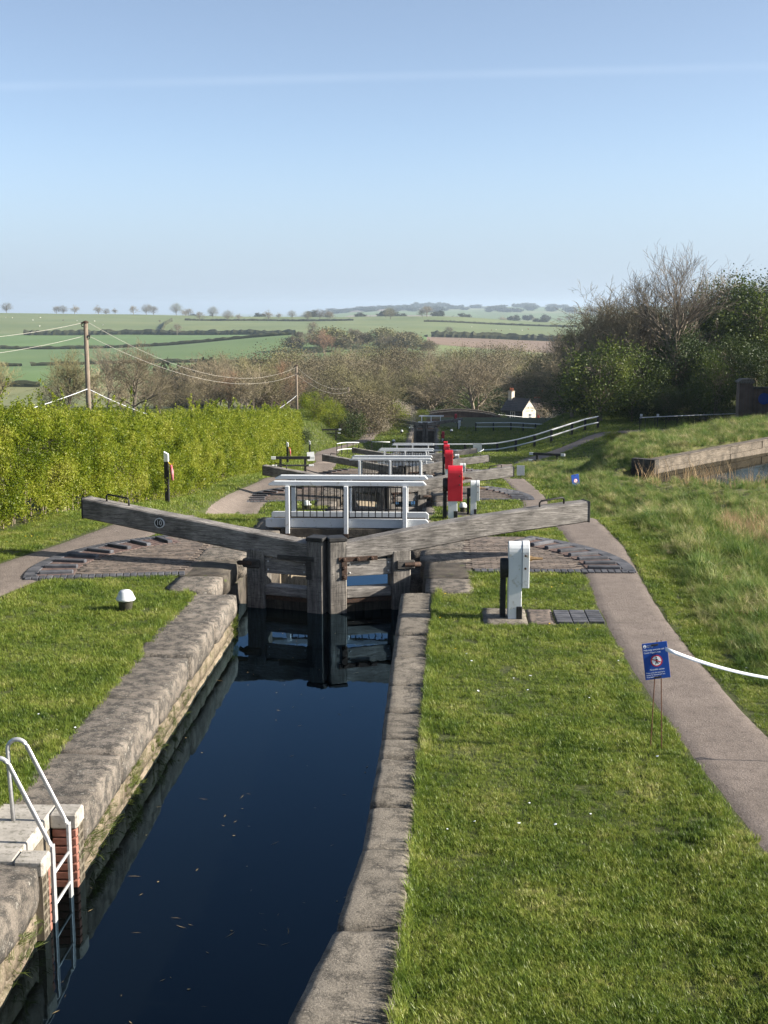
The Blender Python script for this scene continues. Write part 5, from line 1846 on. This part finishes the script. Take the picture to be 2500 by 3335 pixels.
up, lo_ = Vector((0.18, 0, 0.0)), Vector((0.18, 0, -0.65))
wire(A + up, B_ + Vector((0, 0, -0.1)), 1.75, 0.008, 'upper wire sagging from the thick pole to the slim pole')
wire(A + lo_, B_ + Vector((0, 0, -0.75)), 1.5, 0.008, 'lower wire sagging from the thick pole to the slim pole')
wire(A + Vector((0, 0, -3.2)), B_ + Vector((0, 0, -2.65)), 2.3, 0.013, 'white cable drooping behind the hedge top between the poles', 'sign_white')
wire(B_ + Vector((0, 0, -0.1)), C_ + Vector((0, 0, 0.0)), 0.9, 0.008, 'upper wire from the slim pole to the far pole')
wire(B_ + Vector((0, 0, -0.75)), C_ + Vector((0, 0, -0.5)), 0.9, 0.008, 'lower wire from the slim pole to the far pole')
E_ = Vector((-17.9, 14, 4.6))
wire(A + Vector((-0.18, 0, 0)), E_, 0.9, 0.008, 'upper wire leading from the thick pole out of view')
wire(A + Vector((-0.18, 0, -0.65)), E_ + Vector((0, 0, -0.75)), 0.85, 0.008, 'lower wire leading from the thick pole out of view')
wire(A + Vector((0, 0, -3.2)), E_ + Vector((0, 0, -3.0)), 0.9, 0.013, 'white cable from the thick pole down behind the near hedge', 'sign_white')
tag(MB().tube([at(1558, 1270, 195), at(1556, 1352, 195)], 0.10, 8).build('telegraph_pole', 'pole'), 'plain thin pole standing behind the humped bridge', 'pole')

# ------------------------------------------------------------------ posts, benches, signs
def life_post(x, y, h, label, bag=True):
    t = thing('marker_post', label, 'post', (x, y, gz(x, y)))
    MB().box(-0.06, 0.06, -0.06, 0.06, -0.3, h - 0.26).build('shaft', 'black', t, 0.006)
    MB().prism([(-0.062, h - 0.258), (0.062, h - 0.258), (0.062, h - 0.05), (-0.062, h + 0.02)], 'y', -0.062, 0.062).build('white_head', 'white', t, 0.005)
    if bag:
        MT.setdefault('bag', noisy('red throw bag', (0.45, 0.05, 0.06), (0.5, 0.25, 0.28), 7, 0.7, 0.1))
        b = MB().tube([(0.13, -0.02, h - 0.35), (0.15, -0.02, h - 0.55), (0.16, -0.02, h - 0.78)], [0.03, 0.05, 0.035], 8).build('throw_bag', 'bag', t, smooth=True)
        MB().tube([(0.05, -0.02, h - 0.28), (0.13, -0.02, h - 0.34), (0.2, -0.02, h - 0.3)], 0.014, 5).build('rope', 'yellow', b)


life_post(-7.55, 34.5, 1.42, 'black post with white slanted head and red throw bag by the hedge')
life_post(-8.75, 72.0, 1.25, 'distant white topped post with pinkish throw bag at the hedge end')
life_post(-9.75, 94, 0.95, 'short brown-black post beside the hedge end', False)
p = at(1090, 1385, 118)


def beam_bench(x, y, rz, label, board=False):
    t = thing('beam_bench', label, 'bench', (x, y, gz(x, y)), rz, 'black and white beam benches')
    MB().box(-0.86, 0.86, -0.06, 0.06, 0.70, 0.84).build('back_beam', 'black', t, 0.006)
    for s in (-1, 1):
        MB().box(min(0.862 * s, 1.10 * s), max(0.862 * s, 1.10 * s), -0.063, 0.063, 0.697, 0.843).build('white_end', 'white', t, 0.006)
        MB().box(0.62 * s - 0.06, 0.62 * s + 0.06, -0.07, 0.05, -0.2, 0.70).build('leg', 'black', t, 0.006)
        MB().box(0.62 * s - 0.05, 0.62 * s + 0.05, 0.05, 0.45, 0.30, 0.38).build('seat_arm', 'black', t, 0.005)
        MB().box(min(0.802 * s, 1.05 * s), max(0.802 * s, 1.05 * s), 0.12, 0.45, 0.382, 0.44).build('white_end', 'white', t, 0.005)
    MB().box(-0.80, 0.80, 0.12, 0.45, 0.384, 0.438).build('seat', 'black', t, 0.005)
    if board:
        bo2 = MB().box(-1.15, -0.78, -0.14, -0.11, 0.55, 1.0).build('notice_board', 'white', t, 0.004)
        bo2.rotation_euler = (0.15, 0.05, 0.1)
    return t


beam_bench(-7.45, 63.5, math.pi + 0.1, 'black beam bench with white notice board tied to it, on the towpath verge', True)
beam_bench(-10.4, 118, 0.1, 'small black beam bench with white ends on the far towpath bank')
beam_bench(6.4, 76.5, math.pi - 0.35, 'black and white beam bench on the rough grass beside the path')


def no_access_sign(loc, rz, label, text=True, s=1.0, stake=0.72):
    t = thing('warning_sign', label, 'sign', loc, rz)
    pn = MB().box(-0.122, 0.122, -0.006, 0.006, 0.0, 0.36).build('panel', 'sign_blue', t, 0.002)
    pn.location = (0, 0, stake)
    pn.rotation_euler = (R(-4), R(-7), 0)
    pn.scale = (s, s, s)

    def lab(txt, size, x, z, align='LEFT', w_=0.9):
        me = text_mesh(txt, size, w_, 0.0004, align)
        me.materials.append(MT['sign_white'])
        o = link('lettering', me, pn)
        o.matrix_local = Matrix(((1, 0, 0, x), (0, 0, -1, -0.0075), (0, 1, 0, z), (0, 0, 0, 1)))
        o['kind'] = 'stuff'
        return o
    if text:
        lab('Canal &', 0.014, -0.075, 0.338)
        lab('River Trust', 0.014, -0.075, 0.323)
        lab('Help keep everyone safe', 0.0225, -0.112, 0.293)
        lab('Covid-19 guidelines', 0.0225, -0.112, 0.266)
        lab('No public access', 0.023, 0.0, 0.096, 'CENTER')
        lab('Please cross the canal here', 0.0185, -0.112, 0.066)
        lab('Access for boatowners and', 0.0185, -0.112, 0.045)
        lab('Trust teams only', 0.0185, -0.112, 0.024)
        ring = MB().lathe([(0.0, 0), (0.016, 0), (0.016, 0.0006), (0.0, 0.0006)], 16)
        o = ring.build('logo_disc', 'sign_white', pn)
        o.matrix_local = Matrix(((1, 0, 0, -0.097), (0, 0, -1, -0.0068), (0, 1, 0, 0.331), (0, 0, 0, 1)))
        o = MB().prism([(-0.008, -0.004), (0.0, -0.008), (0.008, -0.004), (0.004, 0.004), (-0.004, 0.004)], 'z', 0, 0.0006).build('logo_mark', 'sign_blue', pn)
        o.matrix_local = Matrix(((1, 0, 0, -0.097), (0, 0, -1, -0.0076), (0, 1, 0, 0.329), (0, 0, 0, 1)))

    def disc(r, mat, d, name):
        o = MB().lathe([(0.0, 0), (r, 0), (r, 0.0006), (0.0, 0.0006)], 28).build(name, mat, pn)
        o.matrix_local = Matrix(((1, 0, 0, 0.003), (0, 0, -1, -d), (0, 1, 0, 0.18), (0, 0, 0, 1)))
    disc(0.058, 'red', 0.0066, 'red_ring')
    disc(0.046, 'sign_white', 0.0076, 'white_disc')
    man = [(0.0, 0.034, 0.008)]
    fig = MB()
    for (x0, z0, x1, z1, w_) in ((0.0, 0.022, -0.002, -0.004, 0.011), (-0.002, -0.004, -0.012, -0.034, 0.008), (0.0, -0.004, 0.014, -0.032, 0.008), (0.0, 0.018, 0.018, 0.004, 0.006), (0.0, 0.018, -0.014, 0.002, 0.006)):
        dx, dz = x1 - x0, z1 - z0
        ln = math.hypot(dx, dz)
        nx_, nz_ = -dz / ln * w_ / 2, dx / ln * w_ / 2
        fig.prism([(x0 + nx_, z0 + nz_), (x1 + nx_, z1 + nz_), (x1 - nx_, z1 - nz_), (x0 - nx_, z0 - nz_)], 'z', 0, 0.0006)
    fig.lathe([(0.0, 0), (0.0075, 0), (0.0075, 0.0006), (0, 0.0006)], 10, (0, 0.033, 0))
    o = fig.build('walking_figure', 'black', pn)
    o.matrix_local = Matrix(((1, 0, 0, 0.003), (0, 0, -1, -0.0086), (0, 1, 0, 0.18), (0, 0, 0, 1)))
    o['kind'] = 'stuff'
    bar = MB().prism([(-0.046, 0.016), (-0.043, 0.024), (0.046, -0.014), (0.043, -0.022)], 'z', 0, 0.0006).build('red_bar', 'red', pn)
    bar.matrix_local = Matrix(((1, 0, 0, 0.003), (0, 0, -1, -0.0096), (0, 1, 0, 0.18), (0, 0, 0, 1)))
    for (x0, x1) in ((-0.05, -0.012), (0.07, 0.028)):
        MB().tube([(x0, 0.02, -0.15), (x1, 0.045, stake + 0.375 * s)], 0.0052, 6).build('stake', 'rust_rod', t)
    for z in (0.338, 0.018):
        MB().box(-0.035, 0.035, -0.012, 0.014, z - 0.008, z + 0.008).build('tape_tie', 'black', pn, 0.002)
    return t


no_access_sign((2.135, 12.1, gz(2.13, 12.1)), R(3), 'blue no public access sign on rusty stakes at the path edge')
no_access_sign((4.95, 46.2, gz(4.95, 46.2)), R(25), 'tilted blue warning sign in the rough grass behind the second beam', False, 1.3, 0.12)
o = MB().box(-0.17, 0.17, -0.006, 0.006, 0.55, 1.0)
t = thing('notice_sign', 'small white notice on a thin stake in the grass by the bench', 'sign', (3.95, 62.5, gz(3.95, 62.5)))
MB().box(-0.19, 0.19, -0.006, 0.006, 0.5, 1.0).build('panel', 'white', t, 0.002)
MB().tube([(0, 0.02, -0.2), (0, 0.02, 0.9)], 0.012, 6).build('stake', 'black', t)
t = thing('notice_sign', 'small white notice tied at the foot of the long fence', 'sign', (2.95, 102, gz(2.95, 102)))
MB().box(-0.35, 0.35, -0.01, 0.01, 0.25, 1.0).build('panel', 'white', t, 0.003)
MB().tube([(0, 0.03, -0.2), (0, 0.03, 0.9)], 0.02, 6).build('stake', 'black', t)


def ribbon(a, b, sag, wdt, label, n=26):
    mb = MB()
    for i in range(n + 1):
        t = i / n
        q = a.lerp(b, t)
        q.z -= sag * 4 * t * (1 - t)
        tw = 0.5 + 0.9 * t + 0.3 * math.sin(t * 5)
        dv = Vector((0, math.sin(tw), math.cos(tw))) * wdt / 2
        mb.v += [tuple(q + dv), tuple(q - dv)]
    for i in range(n):
        mb.f.append((2 * i, 2 * i + 1, 2 * i + 3, 2 * i + 2))
    o = mb.build('barrier_tape', 'tape', smooth=True)
    md = o.modifiers.new('thick', 'SOLIDIFY')
    md.thickness = 0.0015
    tag(o, label, 'tape')


ribbon(Vector((2.195, 12.10, 1.02)), Vector((4.6, 11.7, 0.92)), 0.20, 0.042, 'white barrier tape sagging across the path from the blue sign')
t = thing('tape_stake', 'thin rusty stake holding the far end of the tape across the path', 'stake', (4.6, 11.7, gz(4.6, 11.7)))
MB().tube([(0.01, 0.01, -0.3), (0.0, 0.0, 1.25)], 0.008, 6).build('rod', 'rust_rod', t)
ribbon(at(1487, 1467, 98), at(1575, 1463, 100), 0.35, 0.12, 'white tape sagging below the long fence to a notice')

# ------------------------------------------------------------------ fences and railings
def fence(pts, h, step, label, rails=(0.98, 0.52), pr=0.07, rr=0.05, white_rails=True, top_only=False, rail_mats=('white', 'white')):
    t = thing('post_and_rail_fence', label, 'fence', (pts[0][0], pts[0][1], gz(*pts[0])))
    o0 = Vector(t.location)
    pos = []
    for a, b in zip(pts, pts[1:]):
        n = max(1, round(math.dist(a, b) / step))
        pos += [(a[0] + (b[0] - a[0]) * i / n, a[1] + (b[1] - a[1]) * i / n) for i in range(n)]
    pos.append(pts[-1])
    pm = MB().box(-pr, pr, -pr, pr, -0.3, h).mesh('post', 'black', 0.006)
    P = [Vector((x, y, gz(x, y))) - o0 for x, y in pos]
    # smooth the heights so that the rails run straight
    for i in range(1, len(P) - 1):
        P[i].z = (P[i - 1].z + 2 * P[i].z + P[i + 1].z) / 4
    for q in P:
        link('post', pm, t, q)
    for a, b in zip(P, P[1:]):
        for k_, r_ in enumerate(rails):
            z = Vector((0, -pr - rr * 0.4 if k_ else 0, h * r_ + (0.02 if not k_ else 0)))
            mb = MB().tube([a + z, b + z], rr if k_ else rr * 1.1, 4)
            mb.build('rail', rail_mats[k_], t)
    return t


fence([(-0.65, 104.5), (2.0, 104), (4.6, 103.6), (7.6, 103.2), (8.95, 103.2), (10.7, 104.2), (12.95, 105.4)], 1.0, 1.45, 'long white-railed black-posted fence climbing from the lock to the upper path', rr=0.06, pr=0.10)
fence([(4.0, 145.5), (8.0, 145.5), (12.0, 143), (13.0, 141)], 0.95, 1.6, 'far lower white and black fence beyond the shaded lawn', rr=0.05, pr=0.075)
fence([(13.1, 140.5), (16.8, 139.5), (19, 139)], 1.0, 1.7, 'short far fence under the trees beside the lower one', rr=0.05, pr=0.075)


def railing(pts, h, label, rails, mat='white', r=0.028, post='black'):
    t = thing('railing', label, 'railing', (pts[0][0], pts[0][1], gz(*pts[0])))
    o0 = Vector(t.location)
    P = [Vector((x, y, gz(x, y))) - o0 for x, y in pts]
    zf = np.polyfit(range(len(P)), [q.z for q in P], 1)
    for i, q in enumerate(P):
        q.z = zf[0] * i + zf[1]
        MB().tube([q + Vector((0, 0, -0.3)), q + Vector((0, 0, h))], r * 0.8, 6).build('post', post, t)
    for rl in rails:
        MB().tube([q + Vector((0, 0, h * rl)) for q in P], r, 8).build('rail', mat, t, smooth=True)


cr = [(-7.5, 91.2), (-7.25, 92.4), (-6.9, 93.2), (-6.5, 93.8), (-6.1, 94.2)]
railing(cr, 0.95, 'short curved white railing beside the towpath', (1.0, 0.5), r=0.035)
railing([(-5.3, 97.0), (-4.5, 97.1), (-3.9, 97.2)], 0.85, 'short straight railing with white rails at the fourth lock', (1.0, 0.12), r=0.035)
rr_ = [at(px, 1385, 104 + i * 0.5) for i, px in enumerate((2082, 2100, 2132, 2168, 2204, 2240, 2278, 2315, 2352, 2395))]
railing([(q.x, q.y) for q in rr_], 1.02, 'long thin white handrail on black posts in front of the dark trees', (1.0,), r=0.035)
# plank bench under the trees
q = at(2322, 1385, 110)
t = thing('park_bench', 'pale plank bench under the dark trees behind the handrail', 'bench', (q.x, q.y, gz(q.x, q.y)), math.pi)
for z, y in ((0.55, -0.02), (0.72, -0.05), (0.88, -0.08)):
    MB().box(-0.95, 0.95, y - 0.02, y + 0.02, z - 0.06, z + 0.06).build('back_slat', 'oak', t, 0.004)
for y in (0.1, 0.22, 0.34):
    MB().box(-0.95, 0.95, y - 0.05, y + 0.05, 0.42, 0.46).build('seat_slat', 'oak', t, 0.004)
for x in (-0.7, 0.7):
    MB().box(x - 0.04, x + 0.04, 0.3, 0.38, -0.1, 0.42).build('leg', 'oak_dark', t)
    MB().box(x - 0.04, x + 0.04, -0.10, -0.0, -0.1, 0.95).build('leg', 'oak_dark', t)
for px, lab in ((2088, 'white square marker plate at the end of the handrail'), (2142, 'second white square marker plate by the handrail')):
    q = at(px, 1353, 106.5)
    t = thing('marker_plate', lab, 'sign', (q.x, q.y, gz(q.x, q.y)))
    MB().box(-0.10, 0.10, -0.012, 0.012, q.z - gz(q.x, q.y) - 0.1, q.z - gz(q.x, q.y) + 0.12).build('plate', 'white', t, 0.004)
    MB().tube([(0, 0.02, -0.2), (0, 0.02, q.z - gz(q.x, q.y))], 0.03, 6).build('stake', 'black', t)

# timber wall of the side pond
pw = thing('timber_pond_wall', 'weathered timber retaining wall along the side pond', 'wall', (WALL_A[0], WALL_A[1], 0), math.atan2(WALL_B[1] - WALL_A[1], WALL_B[0] - WALL_A[0]))
LW = math.dist(WALL_A, WALL_B)
nseg = 8
for c_ in range(3):
    for i in range(nseg):
        a, b = LW * i / nseg, LW * (i + 1) / nseg
        z1 = -1.83 - 0.34 * c_
        MB().box(a + 0.012, b - 0.012, -0.14 + 0.012 * ((i + c_) % 3), 0.12, z1 - 0.33, z1).build('plank', 'oak_pond', pw, 0.01)
MB().box(0.0, LW, 0.122, 1.05, -3.6, -1.9).build('backfill', 'rough_soil', pw)
MB().box(-0.35, -0.005, -0.17, 0.9, -3.2, -1.78).build('end_post', 'oak_dark', pw, 0.015)
MB().box(0.0, LW, -0.10, 0.1, -3.9, -2.87).build('footing', 'oak_wet', pw)
MB().box(0.02, LW, -0.16, 0.28, -1.825, -1.78).build('capping', 'oak_pond', pw, 0.01)

# low stone edge of the upper side pond under the handrail
q0, q1 = at(1990, 1408, 100.5), at(2260, 1412, 102.5)
t = thing('pond_edge', 'dark low stone edging under the handrail', 'wall', (q0.x, q0.y, gz(q0.x, q0.y)), math.atan2(q1.y - q0.y, q1.x - q0.x))
for i in range(8):
    stone('edge_stone', 'stone_dark', t, i * 0.9 + 0.01, i * 0.9 + 0.89, -0.2, 0.2, -0.6, 0.12, rnd=0.04, amp=0.02, cell=0.25, seed=i)

# ------------------------------------------------------------------ brick humped bridge and abutment
YB = 172.0
hb = thing('humped_bridge', 'old brick humped bridge with stone coping beyond the far gates', 'bridge', (0, 0, 0))
top = [(1352, 1362), (1380, 1352), (1425, 1345), (1470, 1341), (1515, 1341.5), (1560, 1345.5), (1600, 1352), (1617, 1357)]
tp = [at(a, b, YB) for a, b in top]
zb = -13.5
for yo, nm_ in ((0, 'parapet'), (3.2, 'parapet')):
    MB().prism([(q.x, q.z) for q in tp] + [(tp[-1].x, zb), (tp[0].x, zb)], 'y', YB + yo, YB + yo + 0.4).build(nm_, 'old_brick', hb)
    mb = MB()
    for i, q in enumerate(tp):
        for (dy, dz) in ((-0.05, 0.0), (-0.05, 0.14), (0.45, 0.14), (0.45, 0.0)):
            mb.v.append((q.x, YB + yo + dy, q.z + dz - 0.005))
    for i in range(len(tp) - 1):
        for k_ in range(4):
            mb.f.append((i * 4 + k_, i * 4 + (k_ + 1) % 4, i * 4 + 4 + (k_ + 1) % 4, i * 4 + 4 + k_))
    mb.f += [(0, 1, 2, 3), (len(tp) * 4 - 1, len(tp) * 4 - 2, len(tp) * 4 - 3, len(tp) * 4 - 4)]
    mb.build('coping', 'stone', hb)
MB().prism([(q.x, q.z - 1.0) for q in tp] + [(tp[-1].x, zb), (tp[0].x, zb)], 'y', YB + 0.402, YB + 3.198).build('roadway', 'tarmac', hb)
MB().box(tp[-1].x + 0.002, tp[-1].x + 0.5, YB - 0.15, YB + 0.55, zb, tp[-1].z + 0.2).build('end_pier', 'old_brick', hb, 0.02)

q = at(2418, 1235, 101)
ab = thing('brick_abutment', 'shaded brick abutment with pale cap stone at the picture edge', 'wall', (q.x, q.y, gz(q.x, q.y)))
hgt = q.z - gz(q.x, q.y)
MB().box(-0.3, 0.75, -0.4, 0.6, -0.6, hgt - 0.3).build('pier', 'old_brick', ab, 0.02)
MB().prism([(-0.4, hgt - 0.298), (0.85, hgt - 0.298), (0.85, hgt - 0.15), (0.55, hgt + 0.05), (-0.1, hgt + 0.05), (-0.4, hgt - 0.15)], 'y', -0.5, 0.7).build('cap_stone', 'stone_r', ab, 0.02)
MB().box(0.752, 7.0, -0.15, 0.35, -0.6, hgt - 0.75).build('wing_wall', 'old_brick', ab, 0.01)
MB().box(0.754, 7.0, -0.22, 0.42, hgt - 0.748, hgt - 0.6).build('coping', 'stone_dark', ab, 0.02)
q = at(2492, 1300, 100.4)
MB().lathe([(0.0, 0), (0.45, 0), (0.45, 0.03), (0, 0.03)], 20).build('round_plate', 'sign_blue', ab).matrix_local = Matrix(((1, 0, 0, q.x - ab.location.x), (0, 0, -1, -0.16), (0, 1, 0, q.z - ab.location.z), (0, 0, 0, 1)))

# ------------------------------------------------------------------ cottages
def house(name, label, loc, rz, Lx, Wy, eave, ridge, wall_long, wall_gable, roof, mats_win=True):
    """ridge along local x; gable at x = Lx faces +x, long wall at y = 0 faces -y"""
    h = thing(name, label, 'house', loc, rz)
    MB().box(0.002, Lx - 0.002, 0, Wy, -2, eave).build('wall', wall_long, h)
    for xg, m_ in ((Lx, wall_gable), (-0.06, wall_long)):
        MB().prism([(0.0, -2), (Wy, -2), (Wy, eave), (Wy / 2, ridge), (0.0, eave)], 'x', xg, xg + 0.06).build('gable_wall', m_, h)
    ov = 0.22
    for s in (0, 1):
        y_e, y_r = (-ov, Wy / 2) if s == 0 else (Wy + ov, Wy / 2)
        ze = eave - ov * (ridge - eave) / (Wy / 2)
        n = 7
        rp = None
        for i in range(n):
            a, b = i / n, (i + 1) / n
            ya, yb_, za, zb_ = y_e + (y_r - y_e) * a, y_e + (y_r - y_e) * b, ze + (ridge - ze) * a, ze + (ridge - ze) * b
            mb = MB()
            mb.v = [(-0.15, ya, za), (Lx + 0.2, ya, za), (Lx + 0.2, yb_, zb_), (-0.15, yb_, zb_), (-0.15, ya, za + 0.14), (Lx + 0.2, ya, za + 0.14), (Lx + 0.2, yb_, zb_ + 0.09), (-0.15, yb_, zb_ + 0.09)]
            mb.f = [(0, 3, 2, 1), (4, 5, 6, 7), (0, 1, 5, 4), (1, 2, 6, 5), (2, 3, 7, 6), (3, 0, 4, 7)]
            mb.build('roof_course', roof, h)
    MB().prism([(Wy / 2 - 0.16, ridge + 0.06), (Wy / 2 + 0.16, ridge + 0.06), (Wy / 2, ridge + 0.24)], 'x', -0.15, Lx + 0.2).build('ridge_tile', 'pot' if roof == 'tile_roof' else roof, h)
    return h


def window(h, mtx, w_, hg):
    f = MB().box(-w_ / 2, w_ / 2, -0.05, 0.02, 0, hg).build('window', 'glass', h)
    f.matrix_local = mtx
    for k_, (a, b, c, d) in enumerate(((-w_ / 2 - 0.06, -w_ / 2 + 0.04, 0, hg), (w_ / 2 - 0.04, w_ / 2 + 0.06, 0, hg), (-w_ / 2 - 0.06, w_ / 2 + 0.06, -0.08, 0.03), (-w_ / 2 - 0.06, w_ / 2 + 0.06, hg - 0.03, hg + 0.06), (-0.03, 0.03, 0.031, hg - 0.031), (-w_ / 2 + 0.041, -0.031, hg * 0.5 - 0.025, hg * 0.5 + 0.025), (0.031, w_ / 2 - 0.041, hg * 0.5 - 0.025, hg * 0.5 + 0.025))):
        MB().box(a, b, -0.075 - 0.002 * k_, -0.045, c, d).build('frame_bar', 'white', f)


def chimney(h, x, y, z0, z1, w_, mat, pots=2):
    c = MB().box(x - w_ / 2, x + w_ / 2, y - w_ / 2, y + w_ / 2, z0, z1).box(x - w_ / 2 - 0.06, x + w_ / 2 + 0.06, y - w_ / 2 - 0.06, y + w_ / 2 + 0.06, z1 + 0.001, z1 + 0.12).build('chimney', mat, h, 0.01)
    for i in range(pots):
        MB().lathe([(0.11, 0), (0.13, 0.1), (0.11, 0.5), (0.13, 0.55)], 10, (x + (i - (pots - 1) / 2) * 0.3, y, z1 + 0.12)).build('chimney_pot', 'pot' if mat != 'stone_r' else 'stone', c)


q = at(1700, 1376, 232)
ang = R(48)
inn = house('canalside_inn', 'white gabled inn with black tarred side and lettered gable end', (q.x, q.y, q.z), 0, 1, 1, 1, 1, 'tar_wall', 'render_white', 'slate')
for c_ in list(inn.children):
    bpy.data.objects.remove(c_)
bpy.data.objects.remove(inn)
# local +x points right and away from the camera side of the gable; the near corner is at the location
Lx, Wy = 4.8, 3.9
d = Vector((math.sin(ang), -math.cos(ang), 0))            # outward normal of the gable
rz = math.atan2(d.y, d.x)
org = Vector((q.x, q.y, q.z)) - d * Lx
inn = house('canalside_inn', 'white gabled inn with black tarred side and lettered gable end', org, rz, Lx, Wy, 2.15, 4.05, 'tar_wall', 'render_white', 'slate')
window(inn, Matrix.Translation((2.6, -0.002, 0.65)), 0.95, 1.25)
gm = lambda y_, z_: Matrix(((0, -1, 0, Lx + 0.06), (1, 0, 0, y_), (0, 0, 1, z_), (0, 0, 0, 1)))
window(inn, gm(Wy * 0.55, 0.3), 0.85, 1.25)
MT['paint_black'] = MT['black']
for txt, size, z_, arch in (('FOXTON', 0.62, 2.55, 0.16), ('LOCKS INN', 0.40, 1.98, 0.05)):
    n = len(txt)
    for i, ch in enumerate(txt):
        if ch == ' ': continue
        me = text_mesh(ch, size, 0.85, 0.006)
        me.materials.append(MT['black'])
        y_ = Wy / 2 + (i - (n - 1) / 2) * size * 0.62
        o = link('letter', me, inn)
        zz_ = z_ - arch * ((i - (n - 1) / 2) / (n / 2)) ** 2
        o.matrix_local = Matrix(((0, 0, 1, Lx + 0.068), (1, 0, 0, y_), (0, 1, 0, zz_), (0, 0, 0, 1)))
chimney(inn, 0.6, Wy / 2, 2.9, 5.35, 0.85, 'render_white', 3)
# the wing behind
q2 = at(1738, 1376, 236)
wing = house('inn_wing', 'brown roofed wing of the inn with red ridge tiles', Vector((q2.x - 0.2, q2.y + 0.6, q.z)), R(-12), 6.5, 4.4, 2.0, 3.95, 'render_white', 'render_white', 'tile_roof')
window(wing, Matrix.Translation((2.2, -0.002, 0.4)), 0.9, 1.1)
chimney(wing, 1.4, 2.2, 3.2, 4.75, 0.5, 'red_brick', 1)
chimney(wing, 3.9, 2.2, 3.0, 5.4, 0.8, 'render_white', 3)
t = thing('post_box', 'small red box on a post beside the inn', 'post box', tuple(at(1752, 1376, 226)))
MB().box(-0.2, 0.2, -0.15, 0.15, 0.6, 1.35).build('box', 'red', t, 0.03)
MB().box(-0.06, 0.06, -0.06, 0.06, -0.8, 0.6).build('post', 'black', t)
pts_ = [at(1622, 1350, 205), at(1660, 1354, 206), at(1720, 1360, 208), at(1724, 1375, 208)]
t = thing('handrail', 'thin white handrail sloping down beside the inn garden', 'railing', tuple(pts_[0]))
MB().tube([v - pts_[0] for v in pts_[:3]], 0.045, 6).build('rail', 'white', t)
for v in pts_[:3]:
    MB().tube([v - pts_[0], v - pts_[0] + Vector((0, 0, -1.6))], 0.03, 6).build('post', 'white', t)

q = at(1338, 1340, 214)
cot = house('canal_cottage', 'small cottage with tall pale chimney behind the blackthorn', Vector((q.x, q.y, q.z - 1.2)), R(-20), 2.6, 3.4, 1.75, 3.1, 'render_white', 'render_white', 'slate')
chimney(cot, 0.3, 1.0, 1.2, 4.4, 1.0, 'stone_r', 3)

# clipped ivy hedge in front of the wood, right of the cottage
plant_px('shrub_dark', 'ivy_shrub', 1420, 178, 1330, 'low dark bush behind the left end of the humped bridge', None, wide=1.6, cat='bush')
plant_px('shrub_dark', 'ivy_shrub', 1455, 180, 1332, 'low dark bush behind the crown of the humped bridge', None, wide=1.4, cat='bush')
plant_px('shrub_dark', 'bush', 1630, 200, 1345, 'dark bush beside the end pier of the humped bridge', None, wide=1.2, cat='bush')
plant_px('shrub_green', 'bush', 1995, 93, 1420, 'small leafy bush at the edge of the upper path', None, wide=1.0, cat='bush')
plant_px('shrub_dark', 'bush', 2450, 104, 1345, 'small flowering bush near the brick abutment', None, wide=1.0, cat='bush')
# iris leaves by the pond edge
q = at(2120, 1428, 99)
g_ = scatter('iris_leaves', [(q.x + random.gauss(0, 0.35), q.y + random.gauss(0, 0.3), gz(q.x, q.y)) for _ in range(30)], rng.uniform(0.7, 1.3, 30), np.zeros((30, 3)), [tuft(12, 0.12, 0.4, 0.8, 0.05, 0.3, s) for s in (1, 2, 3)], 'spring')
tag(g_, 'clump of upright green iris leaves under the handrail', 'iris', kind='stuff')

# ------------------------------------------------------------------ haze
hz = MB().box(-9500, 9500, -300, 15500, -75, 66).build('haze', 'white')
hm = bpy.data.materials.new('haze air')
hm.use_nodes = True
hn = hm.node_tree.nodes
hn.clear()
ho_ = hn.new('ShaderNodeOutputMaterial')
pv = hn.new('ShaderNodeVolumePrincipled')
pv.inputs['Color'].default_value = (0.64, 0.78, 0.93, 1)
pv.inputs['Density'].default_value = 1.15e-4
pv.inputs['Anisotropy'].default_value = 0.25
hm.node_tree.links.new(pv.outputs[0], ho_.inputs['Volume'])
hz.data.materials.clear()
hz.data.materials.append(hm)
tag(hz, 'pale spring haze over the valley', 'haze', kind='stuff')
